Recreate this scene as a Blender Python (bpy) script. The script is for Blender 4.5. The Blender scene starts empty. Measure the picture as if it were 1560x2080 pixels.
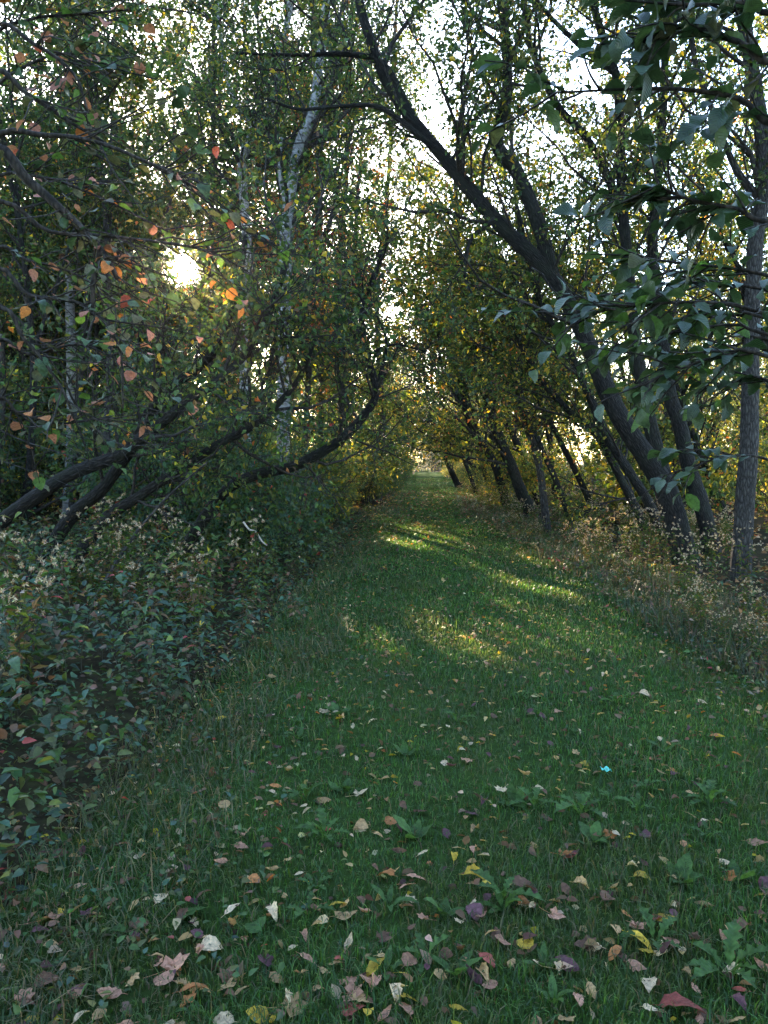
import bpy, math, random
import numpy as np
from mathutils import Vector, Matrix, Euler

rng = np.random.default_rng(11)
random.seed(11)
R = math.radians
scene = bpy.context.scene

# ------------------------------------------------------------------ camera
CAMZ = 1.5
PITCH, YAW = 3.66, 3.0
F = 1563.0                                     # focal length in photograph pixels (1560 x 2080)
cam_d = bpy.data.cameras.new("camera")
cam = bpy.data.objects.new("camera", cam_d)
scene.collection.objects.link(cam)
cam_d.sensor_fit = 'VERTICAL'
cam_d.sensor_height = 34.6
cam_d.lens = 34.6 * F / 2080.0
cam_d.clip_start = 0.05
cam_d.clip_end = 3000
cam.location = (0, 0, CAMZ)
cam.rotation_euler = (R(90 - PITCH), 0, R(YAW))
scene.camera = cam
CR = np.array(Euler((R(90 - PITCH), 0, R(YAW))).to_matrix())
CP = np.array([0, 0, CAMZ])

def ray(u, v):
    d = CR @ np.array([(u - 780) / F, (1040 - v) / F, -1.0])
    return d / np.linalg.norm(d)
def P(u, v, Y):                                # photograph pixel -> point at path distance Y
    d = ray(u, v)
    return CP + d * (Y / d[1])
def G(u, v, z=0.0):                            # photograph pixel -> point on the ground
    d = ray(u, v)
    return CP + d * ((z - CAMZ) / d[2])

# ------------------------------------------------------------------ light
SUN = ray(371, 541)                            # towards the sun
SUN_EL = math.asin(SUN[2])
SUN_AZ = math.atan2(SUN[0], SUN[1])
world = bpy.data.worlds.new("World")
scene.world = world
world.use_nodes = True
wn, wl = world.node_tree.nodes, world.node_tree.links
wn.clear()
wout = wn.new('ShaderNodeOutputWorld')
sky = wn.new('ShaderNodeTexSky')
sky.sky_type = 'NISHITA'
sky.sun_disc = False
sky.sun_elevation = SUN_EL
sky.sun_rotation = SUN_AZ
sky.air_density = 1.0
sky.dust_density = 0.9
sky.ozone_density = 1.8
bg = wn.new('ShaderNodeBackground')
bg.inputs['Strength'].default_value = 0.15
wl.new(sky.outputs[0], bg.inputs['Color'])
# the visible disc of the sun itself
geo = wn.new('ShaderNodeNewGeometry')
dot = wn.new('ShaderNodeVectorMath'); dot.operation = 'DOT_PRODUCT'
dot.inputs[1].default_value = (-SUN[0], -SUN[1], -SUN[2])
wl.new(geo.outputs['Incoming'], dot.inputs[0])
mr = wn.new('ShaderNodeMapRange')
mr.inputs['From Min'].default_value = math.cos(R(0.62))
mr.inputs['From Max'].default_value = math.cos(R(0.40))
wl.new(dot.outputs['Value'], mr.inputs['Value'])
bg2 = wn.new('ShaderNodeBackground')
bg2.inputs['Color'].default_value = (1.0, 0.86, 0.66, 1)
mul = wn.new('ShaderNodeMath'); mul.operation = 'MULTIPLY'; mul.inputs[1].default_value = 40
wl.new(mr.outputs[0], mul.inputs[0]); wl.new(mul.outputs[0], bg2.inputs['Strength'])
addw = wn.new('ShaderNodeAddShader')
wl.new(bg.outputs[0], addw.inputs[0]); wl.new(bg2.outputs[0], addw.inputs[1])
wl.new(addw.outputs[0], wout.inputs['Surface'])

sun_d = bpy.data.lights.new("sun", 'SUN')
sun_d.energy = 5.0
sun_d.angle = R(0.55)
sun_d.color = (1.0, 0.80, 0.55)
sun_o = bpy.data.objects.new("sun", sun_d)
scene.collection.objects.link(sun_o)
sun_o.rotation_euler = Vector(SUN).to_track_quat('Z', 'Y').to_euler()
sun_o.location = (-10, 30, 30)

vs = scene.view_settings
vs.view_transform = 'Standard'
vs.look = 'None'
vs.exposure = 3.45
vs.gamma = 1.0
vs.use_curve_mapping = False
scene.cycles.max_bounces = 8
scene.cycles.diffuse_bounces = 3
scene.cycles.glossy_bounces = 2
scene.cycles.transmission_bounces = 4
scene.cycles.transparent_max_bounces = 8
scene.cycles.volume_bounces = 0
scene.cycles.sample_clamp_indirect = 6
scene.cycles.use_denoising = True
scene.cycles.use_adaptive_sampling = True
scene.cycles.adaptive_threshold = 0.025

# ------------------------------------------------------------------ helpers
COL = scene.collection

def nrm(a):
    return a / np.maximum(np.linalg.norm(a, axis=-1, keepdims=True), 1e-9)

def tag(o, label=None, cat=None, group=None, kind=None):
    if label: o['label'] = label
    if cat: o['category'] = cat
    if group: o['group'] = group
    if kind: o['kind'] = kind
    return o

def empty(name, loc, rz=0.0):
    o = bpy.data.objects.new(name, None)
    o.empty_display_size = 0.2
    o.location = tuple(loc); o.rotation_euler = (0, 0, rz)
    COL.objects.link(o)
    return o

class Geo:
    def __init__(self):
        self.v, self.f, self.c, self.s, self.n = [], [], [], [], 0
    def add(self, v, f, c=None, smooth=True):
        v = np.asarray(v, dtype=np.float32).reshape(-1, 3)
        f = np.asarray(f, dtype=np.int64).reshape(-1, 3)
        self.v.append(v); self.f.append(f + self.n)
        if c is None: c = np.full((len(v), 3), 0.5)
        c = np.broadcast_to(np.asarray(c, dtype=np.float32), (len(v), 3))
        self.c.append(c); self.s.append(np.full(len(f), smooth)); self.n += len(v)
    def mesh(self, name, mat, origin=(0, 0, 0)):
        v = np.concatenate(self.v) - np.asarray(origin, dtype=np.float32)
        f = np.concatenate(self.f).astype(np.int32)
        c = np.concatenate(self.c)
        me = bpy.data.meshes.new(name)
        me.vertices.add(len(v)); me.vertices.foreach_set('co', v.astype(np.float32).ravel())
        me.loops.add(len(f) * 3); me.loops.foreach_set('vertex_index', f.ravel())
        me.polygons.add(len(f))
        me.polygons.foreach_set('loop_start', np.arange(0, len(f) * 3, 3, dtype=np.int32))
        try: me.polygons.foreach_set('loop_total', np.full(len(f), 3, dtype=np.int32))
        except Exception: pass
        me.polygons.foreach_set('use_smooth', np.concatenate(self.s))
        at = me.attributes.new('col', 'FLOAT_COLOR', 'POINT')
        at.data.foreach_set('color', np.concatenate([c, np.ones((len(c), 1))], axis=1).astype(np.float32).ravel())
        me.update(calc_edges=True)
        if mat: me.materials.append(mat)
        return me
    def build(self, name, mat, parent=None, origin=(0, 0, 0)):
        o = bpy.data.objects.new(name, self.mesh(name, mat, origin))
        COL.objects.link(o)
        if parent: o.parent = parent
        else: o.location = tuple(origin)
        return o

def mobj(name, me, parent=None, loc=(0, 0, 0), rot=(0, 0, 0), sc=1.0):
    o = bpy.data.objects.new(name, me)
    COL.objects.link(o)
    if parent: o.parent = parent
    o.location = tuple(loc); o.rotation_euler = rot
    o.scale = (sc, sc, sc) if np.isscalar(sc) else tuple(sc)
    return o

def copy_tree(o, parent=None):
    c = o.copy(); COL.objects.link(c); c.parent = parent
    for ch in o.children: copy_tree(ch, c)
    return c

def tubes(g, pts, rad, sides=4, col=0.5):
    """pts (B,n,3), rad (B,n)"""
    pts = np.asarray(pts, float); rad = np.asarray(rad, float)
    B, n, _ = pts.shape
    tan = np.gradient(pts, axis=1); tan = nrm(tan)
    ref = np.zeros_like(tan); ref[..., 0] = 0.31; ref[..., 1] = 0.93; ref[..., 2] = 0.2
    a = nrm(np.cross(tan, ref)); b = np.cross(tan, a)
    ang = np.arange(sides) * 2 * math.pi / sides
    ring = a[:, :, None, :] * np.cos(ang)[None, None, :, None] + b[:, :, None, :] * np.sin(ang)[None, None, :, None]
    v = pts[:, :, None, :] + ring * rad[:, :, None, None]
    i = np.arange(n - 1)[:, None] * sides; k = np.arange(sides)[None, :]; k2 = (k + 1) % sides
    q = np.stack([i + k, i + k2, i + sides + k2, i + sides + k], -1).reshape(-1, 4)
    t = np.concatenate([q[:, [0, 1, 2]], q[:, [0, 2, 3]]])
    f = (t[None] + (np.arange(B) * n * sides)[:, None, None]).reshape(-1, 3)
    g.add(v.reshape(-1, 3), f, col)

def spline(pts, per=5):
    p = np.asarray(pts, float)
    p = np.concatenate([[2 * p[0] - p[1]], p, [2 * p[-1] - p[-2]]])
    out = []
    for i in range(1, len(p) - 2):
        t = np.linspace(0, 1, per, endpoint=False)[:, None]
        a, b, c, d = p[i - 1], p[i], p[i + 1], p[i + 2]
        out.append(0.5 * ((2 * b) + (c - a) * t + (2 * a - 5 * b + 4 * c - d) * t ** 2 + (3 * b - a - 3 * c + d) * t ** 3))
    return np.concatenate(out + [p[-2][None]])

def trunk(g, pts, r0, r1, sides=12, per=5, rough=0.05, flare=0.0):
    p = spline(pts, per); n = len(p)
    t = np.linspace(0, 1, n)
    r = r0 + (r1 - r0) * t ** 0.85
    if flare: r = r * (1 + flare * np.exp(-t * n / 2.2))
    tan = nrm(np.gradient(p, axis=0))
    a = nrm(np.cross(tan, np.array([0.31, 0.93, 0.2]))); b = np.cross(tan, a)
    ang = np.arange(sides) * 2 * math.pi / sides
    ph = rng.random(4) * 6.28
    lump = 1 + rough * (np.sin(ang[None] * 2 + ph[0] + t[:, None] * 9) + 0.7 * np.sin(ang[None] * 3 + ph[1] - t[:, None] * 17)
                        + 0.8 * np.sin(t[:, None] * 31 + ph[2] + ang[None])) + rough * 0.6 * rng.normal(size=(n, sides))
    v = p[:, None] + (a[:, None] * np.cos(ang)[None, :, None] + b[:, None] * np.sin(ang)[None, :, None]) * (r[:, None] * lump)[..., None]
    i = np.arange(n - 1)[:, None] * sides; k = np.arange(sides)[None, :]; k2 = (k + 1) % sides
    q = np.stack([i + k, i + k2, i + sides + k2, i + sides + k], -1).reshape(-1, 4)
    f = np.concatenate([q[:, [0, 1, 2]], q[:, [0, 2, 3]]])
    vv = v.reshape(-1, 3)
    e0, e1 = len(vv), len(vv) + 1
    arc = np.concatenate([[0], np.cumsum(np.linalg.norm(np.diff(p, axis=0), axis=1))]); o3 = rng.random(3) * 20
    bc = np.stack([np.broadcast_to(r0 * np.cos(ang)[None], (n, sides)), np.broadcast_to(r0 * np.sin(ang)[None], (n, sides)), np.broadcast_to(arc[:, None], (n, sides))], -1).reshape(-1, 3)
    bc = np.concatenate([bc, bc[:1], bc[-1:]]) + o3
    vv = np.concatenate([vv, p[:1], p[-1:] + tan[-1:] * r1])
    cap0 = np.stack([np.full(sides, e0), k2[0], k[0]], -1)
    cap1 = np.stack([np.full(sides, e1), (n - 1) * sides + k[0], (n - 1) * sides + k2[0]], -1)
    g.add(vv, np.concatenate([f, cap0, cap1]), bc)
    return p, r

def grow(p0, d0, L, n, wander, up):
    B = len(p0); pts = np.zeros((B, n, 3)); pts[:, 0] = p0; d = d0.copy()
    st = (L / (n - 1))[:, None]
    for k in range(1, n):
        d = nrm(d + wander * rng.normal(size=(B, 3)) + np.array([0, 0, up]))
        pts[:, k] = pts[:, k - 1] + d * st
    return pts

def sample(pts, rad, N, t0, t1=1.0):
    B, n, _ = pts.shape
    seg = np.linalg.norm(np.diff(pts, axis=1), axis=2).sum(1)
    b = rng.choice(B, N, p=seg / seg.sum())
    t = (t0 + (t1 - t0) * rng.random(N)) * (n - 1)
    i = np.minimum(t.astype(int), n - 2); f = (t - i)[:, None]
    pos = pts[b, i] * (1 - f) + pts[b, i + 1] * f
    tan = nrm(pts[b, i + 1] - pts[b, i])
    r = rad[b, i] * (1 - f[:, 0]) + rad[b, i + 1] * f[:, 0]
    return pos, tan, r

def side_dir(tan, ang):
    pr = rng.normal(size=tan.shape); pr -= tan * (pr * tan).sum(1, keepdims=True); pr = nrm(pr)
    return nrm(tan * np.cos(ang)[:, None] + pr * np.sin(ang)[:, None])

def pal(p, N, jit=0.22):
    cols = np.array([c for c, w in p]); w = np.array([w for c, w in p], float)
    c = cols[rng.choice(len(cols), N, p=w / w.sum())]
    return np.clip(c * (1 + jit * rng.normal(size=(N, 1))) * (1 + 0.08 * rng.normal(size=(N, 3))), 0.004, 0.9)

def leaves(g, pos, axis, norm_, L, W, col, fold=0.25, droop=0.0):
    """kite leaves folded along the midrib: 2 triangles each"""
    a = nrm(axis); s = nrm(np.cross(a, norm_)); nn = np.cross(s, a)
    L = np.broadcast_to(L, len(pos))[:, None]; W = np.broadcast_to(W, len(pos))[:, None]
    m = pos + a * L * 0.45
    lift = nn * W * fold
    v = np.stack([pos, m - s * W * 0.5 + lift, pos + a * L - nn * L * droop, m + s * W * 0.5 + lift], 1)
    f = np.array([[0, 2, 1], [0, 3, 2]])
    ff = (f[None] + (np.arange(len(pos)) * 4)[:, None, None]).reshape(-1, 3)
    g.add(v.reshape(-1, 3), ff, np.repeat(col, 4, axis=0), smooth=False)

def leaves6(g, pos, axis, norm_, L, W, col, fold=0.2, droop=0.3):
    """six-sided folded leaf with a bent tip: 8 triangles"""
    a = nrm(axis); s = nrm(np.cross(a, norm_)); nn = np.cross(s, a)
    N = len(pos)
    L = np.broadcast_to(L, N)[:, None]; W = np.broadcast_to(W, N)[:, None]
    def at(t, x, z): return pos + a * L * t + s * W * x + nn * (W * z - L * droop * t * t)
    v = np.stack([at(0, 0, 0), at(.22, -.42, fold), at(.22, 0, 0), at(.22, .42, fold),
                  at(.55, -.40, fold), at(.55, 0, 0), at(.55, .40, fold), at(1, 0, 0)], 1)
    f = np.array([[0, 2, 1], [0, 3, 2], [1, 2, 5], [1, 5, 4], [2, 3, 6], [2, 6, 5], [4, 5, 7], [5, 6, 7]])
    ff = (f[None] + (np.arange(N) * 8)[:, None, None]).reshape(-1, 3)
    g.add(v.reshape(-1, 3), ff, np.repeat(col, 8, axis=0))

# gaps in the foliage through which the sun comes down to the ground
PATCH = []
def patch(u, v, rx, ry, keep, z=0.05):
    q = G(u, v, z); PATCH.append((q[0], q[1], z, rx, ry, keep))
patch(925, 1283, 0.9, 0.75, 0.0)
patch(1060, 1305, 0.6, 0.2, 0.3)
patch(860, 1215, 0.25, 0.35, 0.35)
patch(1090, 1178, 0.6, 0.45, 0.15)
patch(1500, 1500, 0.45, 0.5, 0.1)
patch(845, 1095, 0.8, 1.2, 0.1)
patch(850, 1052, 0.7, 1.0, 0.3)
patch(870, 1010, 0.8, 2.0, 0.3)
PATCH.append((0.8, 52.0, 0, 1.5, 4.0, 0.2))
PATCH.append((0.8, 92.0, 0, 6.0, 18.0, 0.0))
PATCH.append((4.6, 13.0, 0.5, 1.8, 4.0, 0.45))
PATCH.append((8.0, 18.0, 0.5, 3.5, 6.0, 0.35))
PATCH.append((7.0, 26.0, 2.5, 4.0, 8.0, 0.30))
PATCH.append((5.0, 38.0, 3.0, 4.0, 9.0, 0.40))
PATCH.append((-3.2, 5.0, 0.7, 1.6, 1.5, 0.55))
def clear_of_sun(x, y, w, h, hard=.3):
    for (cx, cy, cz, rx, ry, pr) in PATCH:
        if pr > hard: continue
        dx, dy = x - cx, y - cy; hl = math.hypot(SUN[0], SUN[1]); sx, sy = SUN[0] / hl, SUN[1] / hl
        al = dx * sx + dy * sy; la = abs(dx * sy - dy * sx)
        if al > 0 and la < w + rx * .8 and cz + (al - w) * SUN[2] / hl < h: return False
    return True
def keep_mask(p):
    k = np.ones(len(p), bool)
    ang = np.degrees(np.arccos(np.clip(nrm(p - CP) @ SUN, -1, 1)))
    k &= ~((ang < 1.0) & (rng.random(len(p)) > .03)) & ~((ang < 1.6) & (rng.random(len(p)) > .65))
    for (cx, cy, cz, rx, ry, pr) in PATCH:
        t = (p[:, 2] - cz) / SUN[2]
        qx = p[:, 0] - SUN[0] * t - cx; qy = p[:, 1] - SUN[1] * t - cy
        ins = (((qx / (rx + .06)) ** 2 + (qy / (ry + .28)) ** 2) < 1 + 0.25 * rng.normal(size=len(p))) & (t > 1.2)
        k &= ~(ins & (rng.random(len(p)) > pr))
    return k

# ------------------------------------------------------------------ materials
def nodes(name):
    m = bpy.data.materials.new(name); m.use_nodes = True
    nt = m.node_tree; nt.nodes.clear()
    out = nt.nodes.new('ShaderNodeOutputMaterial')
    return m, nt.nodes, nt.links, out

def ramp(n, stops):
    r = n.new('ShaderNodeValToRGB'); e = r.color_ramp.elements
    while len(e) < len(stops): e.new(0.5)
    for k, (p, c) in enumerate(stops):
        e[k].position = p; e[k].color = (*c, 1)
    return r

def leaf_mat(name, trans=0.45, rough=0.5, spec=0.35, colour=None, tboost=1.5):
    m, n, l, out = nodes(name)
    if colour is None:
        a = n.new('ShaderNodeAttribute'); a.attribute_name = 'col'; csock = a.outputs['Color']
    else:
        c = n.new('ShaderNodeRGB'); c.outputs[0].default_value = (*colour, 1); csock = c.outputs[0]
    tc = n.new('ShaderNodeTexCoord')
    nz = n.new('ShaderNodeTexNoise'); nz.inputs['Scale'].default_value = 60; nz.inputs['Detail'].default_value = 3
    l.new(tc.outputs['Object'], nz.inputs['Vector'])
    mrn = n.new('ShaderNodeMapRange'); mrn.inputs['From Min'].default_value = .25; mrn.inputs['From Max'].default_value = .75
    mrn.inputs['To Min'].default_value = 0.72; mrn.inputs['To Max'].default_value = 1.22
    l.new(nz.outputs['Fac'], mrn.inputs['Value'])
    sc = n.new('ShaderNodeVectorMath'); sc.operation = 'SCALE'
    l.new(csock, sc.inputs[0]); l.new(mrn.outputs[0], sc.inputs['Scale'])
    pb = n.new('ShaderNodeBsdfPrincipled')
    l.new(sc.outputs[0], pb.inputs['Base Color'])
    pb.inputs['Roughness'].default_value = rough
    pb.inputs['Specular IOR Level'].default_value = spec
    tr = n.new('ShaderNodeBsdfTranslucent')
    sc2 = n.new('ShaderNodeVectorMath'); sc2.operation = 'MULTIPLY'
    sc2.inputs[1].default_value = (tboost * 1.12, tboost * 1.05, tboost * 0.5)
    l.new(sc.outputs[0], sc2.inputs[0]); l.new(sc2.outputs[0], tr.inputs['Color'])
    mx = n.new('ShaderNodeMixShader'); mx.inputs[0].default_value = trans
    l.new(pb.outputs[0], mx.inputs[1]); l.new(tr.outputs[0], mx.inputs[2])
    l.new(mx.outputs[0], out.inputs['Surface'])
    return m

def bark_mat(name, dark, light, sx=30, sz=9, bump=0.9, moss=None, along=True):
    m, n, l, out = nodes(name)
    tc = n.new('ShaderNodeAttribute' if along else 'ShaderNodeTexCoord'); src = 'Vector' if along else 'Object'
    if along: tc.attribute_name = 'col'
    mp = n.new('ShaderNodeMapping'); mp.inputs['Scale'].default_value = (sx, sx, sz)
    l.new(tc.outputs[src], mp.inputs['Vector'])
    vo = n.new('ShaderNodeTexVoronoi'); vo.feature = 'DISTANCE_TO_EDGE'
    nz = n.new('ShaderNodeTexNoise'); nz.inputs['Scale'].default_value = 1.3; nz.inputs['Detail'].default_value = 8; nz.inputs['Roughness'].default_value = .7
    l.new(mp.outputs[0], nz.inputs['Vector'])
    mixv = n.new('ShaderNodeVectorMath'); mixv.operation = 'MULTIPLY_ADD'
    mixv.inputs[1].default_value = (.9, .9, .9)
    l.new(nz.outputs['Color'], mixv.inputs[0]); l.new(mp.outputs[0], mixv.inputs[2])
    l.new(mixv.outputs[0], vo.inputs['Vector']); vo.inputs['Scale'].default_value = 1.0
    ad = n.new('ShaderNodeMath'); ad.operation = 'MULTIPLY_ADD'; ad.inputs[1].default_value = 1.6
    l.new(vo.outputs['Distance'], ad.inputs[0]); 
    sb = n.new('ShaderNodeMath'); sb.operation = 'MULTIPLY'; sb.inputs[1].default_value = .6
    l.new(nz.outputs['Fac'], sb.inputs[0]); l.new(sb.outputs[0], ad.inputs[2])
    rp = ramp(n, [(0.25, dark), (0.6, tuple((a + b) / 2 for a, b in zip(dark, light))), (0.95, light)])
    l.new(ad.outputs[0], rp.inputs[0])
    col = rp.outputs[0]
    big = n.new('ShaderNodeTexNoise'); big.inputs['Scale'].default_value = 3.2; big.inputs['Detail'].default_value = 5
    l.new(tc.outputs[src], big.inputs['Vector'])
    if moss:
        r2 = ramp(n, [(0.48, (0, 0, 0)), (0.66, (1, 1, 1))]); l.new(big.outputs['Fac'], r2.inputs[0])
        mm = n.new('ShaderNodeMix'); mm.data_type = 'RGBA'
        fm = n.new('ShaderNodeMath'); fm.operation = 'MULTIPLY'; fm.inputs[1].default_value = .55
        l.new(r2.outputs[0], fm.inputs[0]); l.new(fm.outputs[0], mm.inputs[0])
        l.new(col, mm.inputs[6]); mm.inputs[7].default_value = (*moss, 1); col = mm.outputs[2]
    pb = n.new('ShaderNodeBsdfPrincipled'); pb.inputs['Roughness'].default_value = .9
    pb.inputs['Specular IOR Level'].default_value = .2
    l.new(col, pb.inputs['Base Color'])
    bp = n.new('ShaderNodeBump'); bp.inputs['Strength'].default_value = bump; bp.inputs['Distance'].default_value = .03
    l.new(ad.outputs[0], bp.inputs['Height']); l.new(bp.outputs[0], pb.inputs['Normal'])
    l.new(pb.outputs[0], out.inputs['Surface'])
    return m

def birch_mat():
    m, n, l, out = nodes('birch_bark')
    tc = n.new('ShaderNodeAttribute'); tc.attribute_name = 'col'
    mp = n.new('ShaderNodeMapping'); mp.inputs['Scale'].default_value = (3, 3, 14)
    l.new(tc.outputs['Vector'], mp.inputs['Vector'])
    nz = n.new('ShaderNodeTexNoise'); nz.inputs['Scale'].default_value = 1.6; nz.inputs['Detail'].default_value = 7; nz.inputs['Roughness'].default_value = .65
    l.new(mp.outputs[0], nz.inputs['Vector'])
    rp = ramp(n, [(0.36, (.035, .03, .03)), (0.45, (.13, .12, .115)), (0.56, (.24, .23, .22)), (0.8, (.34, .33, .32))])
    l.new(nz.outputs['Fac'], rp.inputs[0])
    pb = n.new('ShaderNodeBsdfPrincipled'); pb.inputs['Roughness'].default_value = .7
    l.new(rp.outputs[0], pb.inputs['Base Color'])
    bp = n.new('ShaderNodeBump'); bp.inputs['Strength'].default_value = .4; bp.inputs['Distance'].default_value = .02
    l.new(nz.outputs['Fac'], bp.inputs['Height']); l.new(bp.outputs[0], pb.inputs['Normal'])
    l.new(pb.outputs[0], out.inputs['Surface'])
    return m

def soil_mat(name, stops, scale, bump=.5):
    m, n, l, out = nodes(name)
    tc = n.new('ShaderNodeTexCoord')
    a = n.new('ShaderNodeTexNoise'); a.inputs['Scale'].default_value = scale; a.inputs['Detail'].default_value = 10; a.inputs['Roughness'].default_value = .72
    b = n.new('ShaderNodeTexNoise'); b.inputs['Scale'].default_value = .8; b.inputs['Detail'].default_value = 4
    l.new(tc.outputs['Object'], a.inputs['Vector']); l.new(tc.outputs['Object'], b.inputs['Vector'])
    mx = n.new('ShaderNodeMath'); mx.operation = 'MULTIPLY_ADD'; mx.inputs[1].default_value = .35
    l.new(b.outputs['Fac'], mx.inputs[0])
    s = n.new('ShaderNodeMath'); s.operation = 'MULTIPLY'; s.inputs[1].default_value = .65
    l.new(a.outputs['Fac'], s.inputs[0]); l.new(s.outputs[0], mx.inputs[2])
    rp = ramp(n, stops); l.new(mx.outputs[0], rp.inputs[0])
    pb = n.new('ShaderNodeBsdfPrincipled'); pb.inputs['Roughness'].default_value = .95
    pb.inputs['Specular IOR Level'].default_value = 0
    l.new(rp.outputs[0], pb.inputs['Base Color'])
    bp = n.new('ShaderNodeBump'); bp.inputs['Strength'].default_value = bump; bp.inputs['Distance'].default_value = .04
    l.new(a.outputs['Fac'], bp.inputs['Height']); l.new(bp.outputs[0], pb.inputs['Normal'])
    l.new(pb.outputs[0], out.inputs['Surface'])
    return m

def plain_mat(name, c, rough=.8, spec=.3):
    m, n, l, out = nodes(name)
    tc = n.new('ShaderNodeTexCoord')
    nz = n.new('ShaderNodeTexNoise'); nz.inputs['Scale'].default_value = 45; nz.inputs['Detail'].default_value = 5
    l.new(tc.outputs['Object'], nz.inputs['Vector'])
    rp = ramp(n, [(.3, tuple(x * .6 for x in c)), (.7, tuple(min(1, x * 1.25) for x in c))])
    l.new(nz.outputs['Fac'], rp.inputs[0])
    pb = n.new('ShaderNodeBsdfPrincipled'); pb.inputs['Roughness'].default_value = rough
    pb.inputs['Specular IOR Level'].default_value = spec
    l.new(rp.outputs[0], pb.inputs['Base Color']); l.new(pb.outputs[0], out.inputs['Surface'])
    return m

M_LEAF = leaf_mat('foliage')
M_NETTLE = leaf_mat('undergrowth_leaf', trans=.25, rough=.5, spec=.35)
M_GRASS = leaf_mat('grass_blade', trans=.4, rough=.5, spec=.4, tboost=1.7)
M_DRY = leaf_mat('dry_plant', trans=.4, rough=.8, spec=.1)
M_BARK = bark_mat('dark_bark', (.005, .0045, .004), (.036, .031, .028), moss=(.024, .028, .018))
M_BARKG = bark_mat('grey_bark', (.016, .014, .013), (.10, .09, .082))
M_TWIG = bark_mat('twig_bark', (.012, .010, .009), (.06, .05, .043), sx=40, sz=12, bump=.3, along=False)
M_BIRCH = birch_mat()
M_STEM = plain_mat('plant_stem', (.055, .05, .03))
M_GROUND = soil_mat('leaf_litter', [(.3, (.012, .010, .007)), (.5, (.035, .028, .018)), (.62, (.05, .05, .022)), (.8, (.09, .065, .04))], 14)
M_PATH = soil_mat('grass_soil', [(.3, (.014, .018, .008)), (.5, (.032, .055, .015)), (.65, (.05, .09, .022)), (.85, (.08, .10, .035))], 22)

GRN = (.045, .085, .022); OLV = (.075, .092, .022); DKG = (.022, .045, .017); YGR = (.13, .15, .025)
YEL = (.42, .30, .03); ORA = (.40, .13, .035); RED = (.30, .055, .045); BRN = (.12, .065, .035)
TEAL = (.035, .075, .045)
PAL_RIGHT = [(GRN, 5), (OLV, 4), (DKG, 2), (YGR, 1.6), (YEL, .5), (BRN, .3)]
PAL_YEL = [(OLV, 4), (YGR, 3), (YEL, 1.5), (GRN, 3), (DKG, 1), (ORA, .25), (BRN, .5)]
PAL_LEFT = [(DKG, 4), (GRN, 5), (OLV, 3.5), (YGR, 1.0), (YEL, .5), (BRN, .5), (ORA, .1)]
PAL_DEEP = [(DKG, 4), (GRN, 4), (OLV, 2), (YGR, .6)]
PAL_RUST = [(OLV, 2), (BRN, 3), (ORA, 2), (RED, 1.5), (YEL, 1)]

# ------------------------------------------------------------------ setting
def sheet(name, x0, x1, y0, y1, nx, ny, zf, mat):
    X, Y = np.meshgrid(np.linspace(x0, x1, nx), np.linspace(y0, y1, ny))
    v = np.stack([X, Y, zf(X, Y)], -1).reshape(-1, 3)
    i = (np.arange(ny - 1)[:, None] * nx + np.arange(nx - 1)[None]).ravel()
    f = np.concatenate([np.stack([i, i + 1, i + nx + 1], -1), np.stack([i, i + nx + 1, i + nx], -1)])
    g = Geo(); g.add(v, f)
    o = g.build(name, mat); tag(o, kind='structure')
    return o

PX0, PX1 = -1.25, 2.15
def bumps(X, Y):
    return 0.018 * np.sin(X * 1.7 + Y * .6) * np.sin(Y * 1.1 - X * .4) + 0.008 * np.sin(X * 4.1 + 1) * np.sin(Y * 3.7)
def gz(X, Y):
    X = np.asarray(X, float); Y = np.asarray(Y, float)
    off = np.maximum(0, np.maximum(PX0 - .3 - X, X - PX1 - .3))
    near = np.clip(1.6 - np.abs(Y - 40) / 80, 0, 1)
    return bumps(X, Y) * near + 0.10 * np.minimum(off, 1.5) * np.where(X < 0, 1, .3) * near
sheet('ground', -1200, 1200, -1200, 1200, 3, 3, lambda X, Y: X * 0 - 0.45, M_GROUND)
sheet('forest_floor', -60, 60, -12, 180, 121, 193, lambda X, Y: gz(X, Y) - .06 * ((X > PX0 - .3) & (X < PX1 + .3)), M_GROUND)
xs = sheet('grass_path', PX0 - .15, PX1 + .15, -6, 178, 16, 700, lambda X, Y: gz(X, Y) + 0.006, M_PATH)

# ------------------------------------------------------------------ trees
def crown_leaves(g, twigs, trad, N, size, palette, spread=.8, asp=.55, t0=.15):
    pos, tan, _ = sample(twigs, trad, N, t0)
    pos = pos + rng.normal(size=pos.shape) * size * spread
    k = keep_mask(pos); pos, tan = pos[k], tan[k]; n = len(pos)
    ax = nrm(tan * .5 + rng.normal(size=(n, 3)) * .7 + np.array([0, 0, -.35]))
    nn = nrm(rng.normal(size=(n, 3)) * .75 + np.array([0, 0, .8]))
    L = size * rng.uniform(.6, 1.25, n)
    leaves(g, pos, ax, nn, L, L * asp * rng.uniform(.8, 1.3, n), pal(palette, n), fold=.2, droop=.12)

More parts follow.
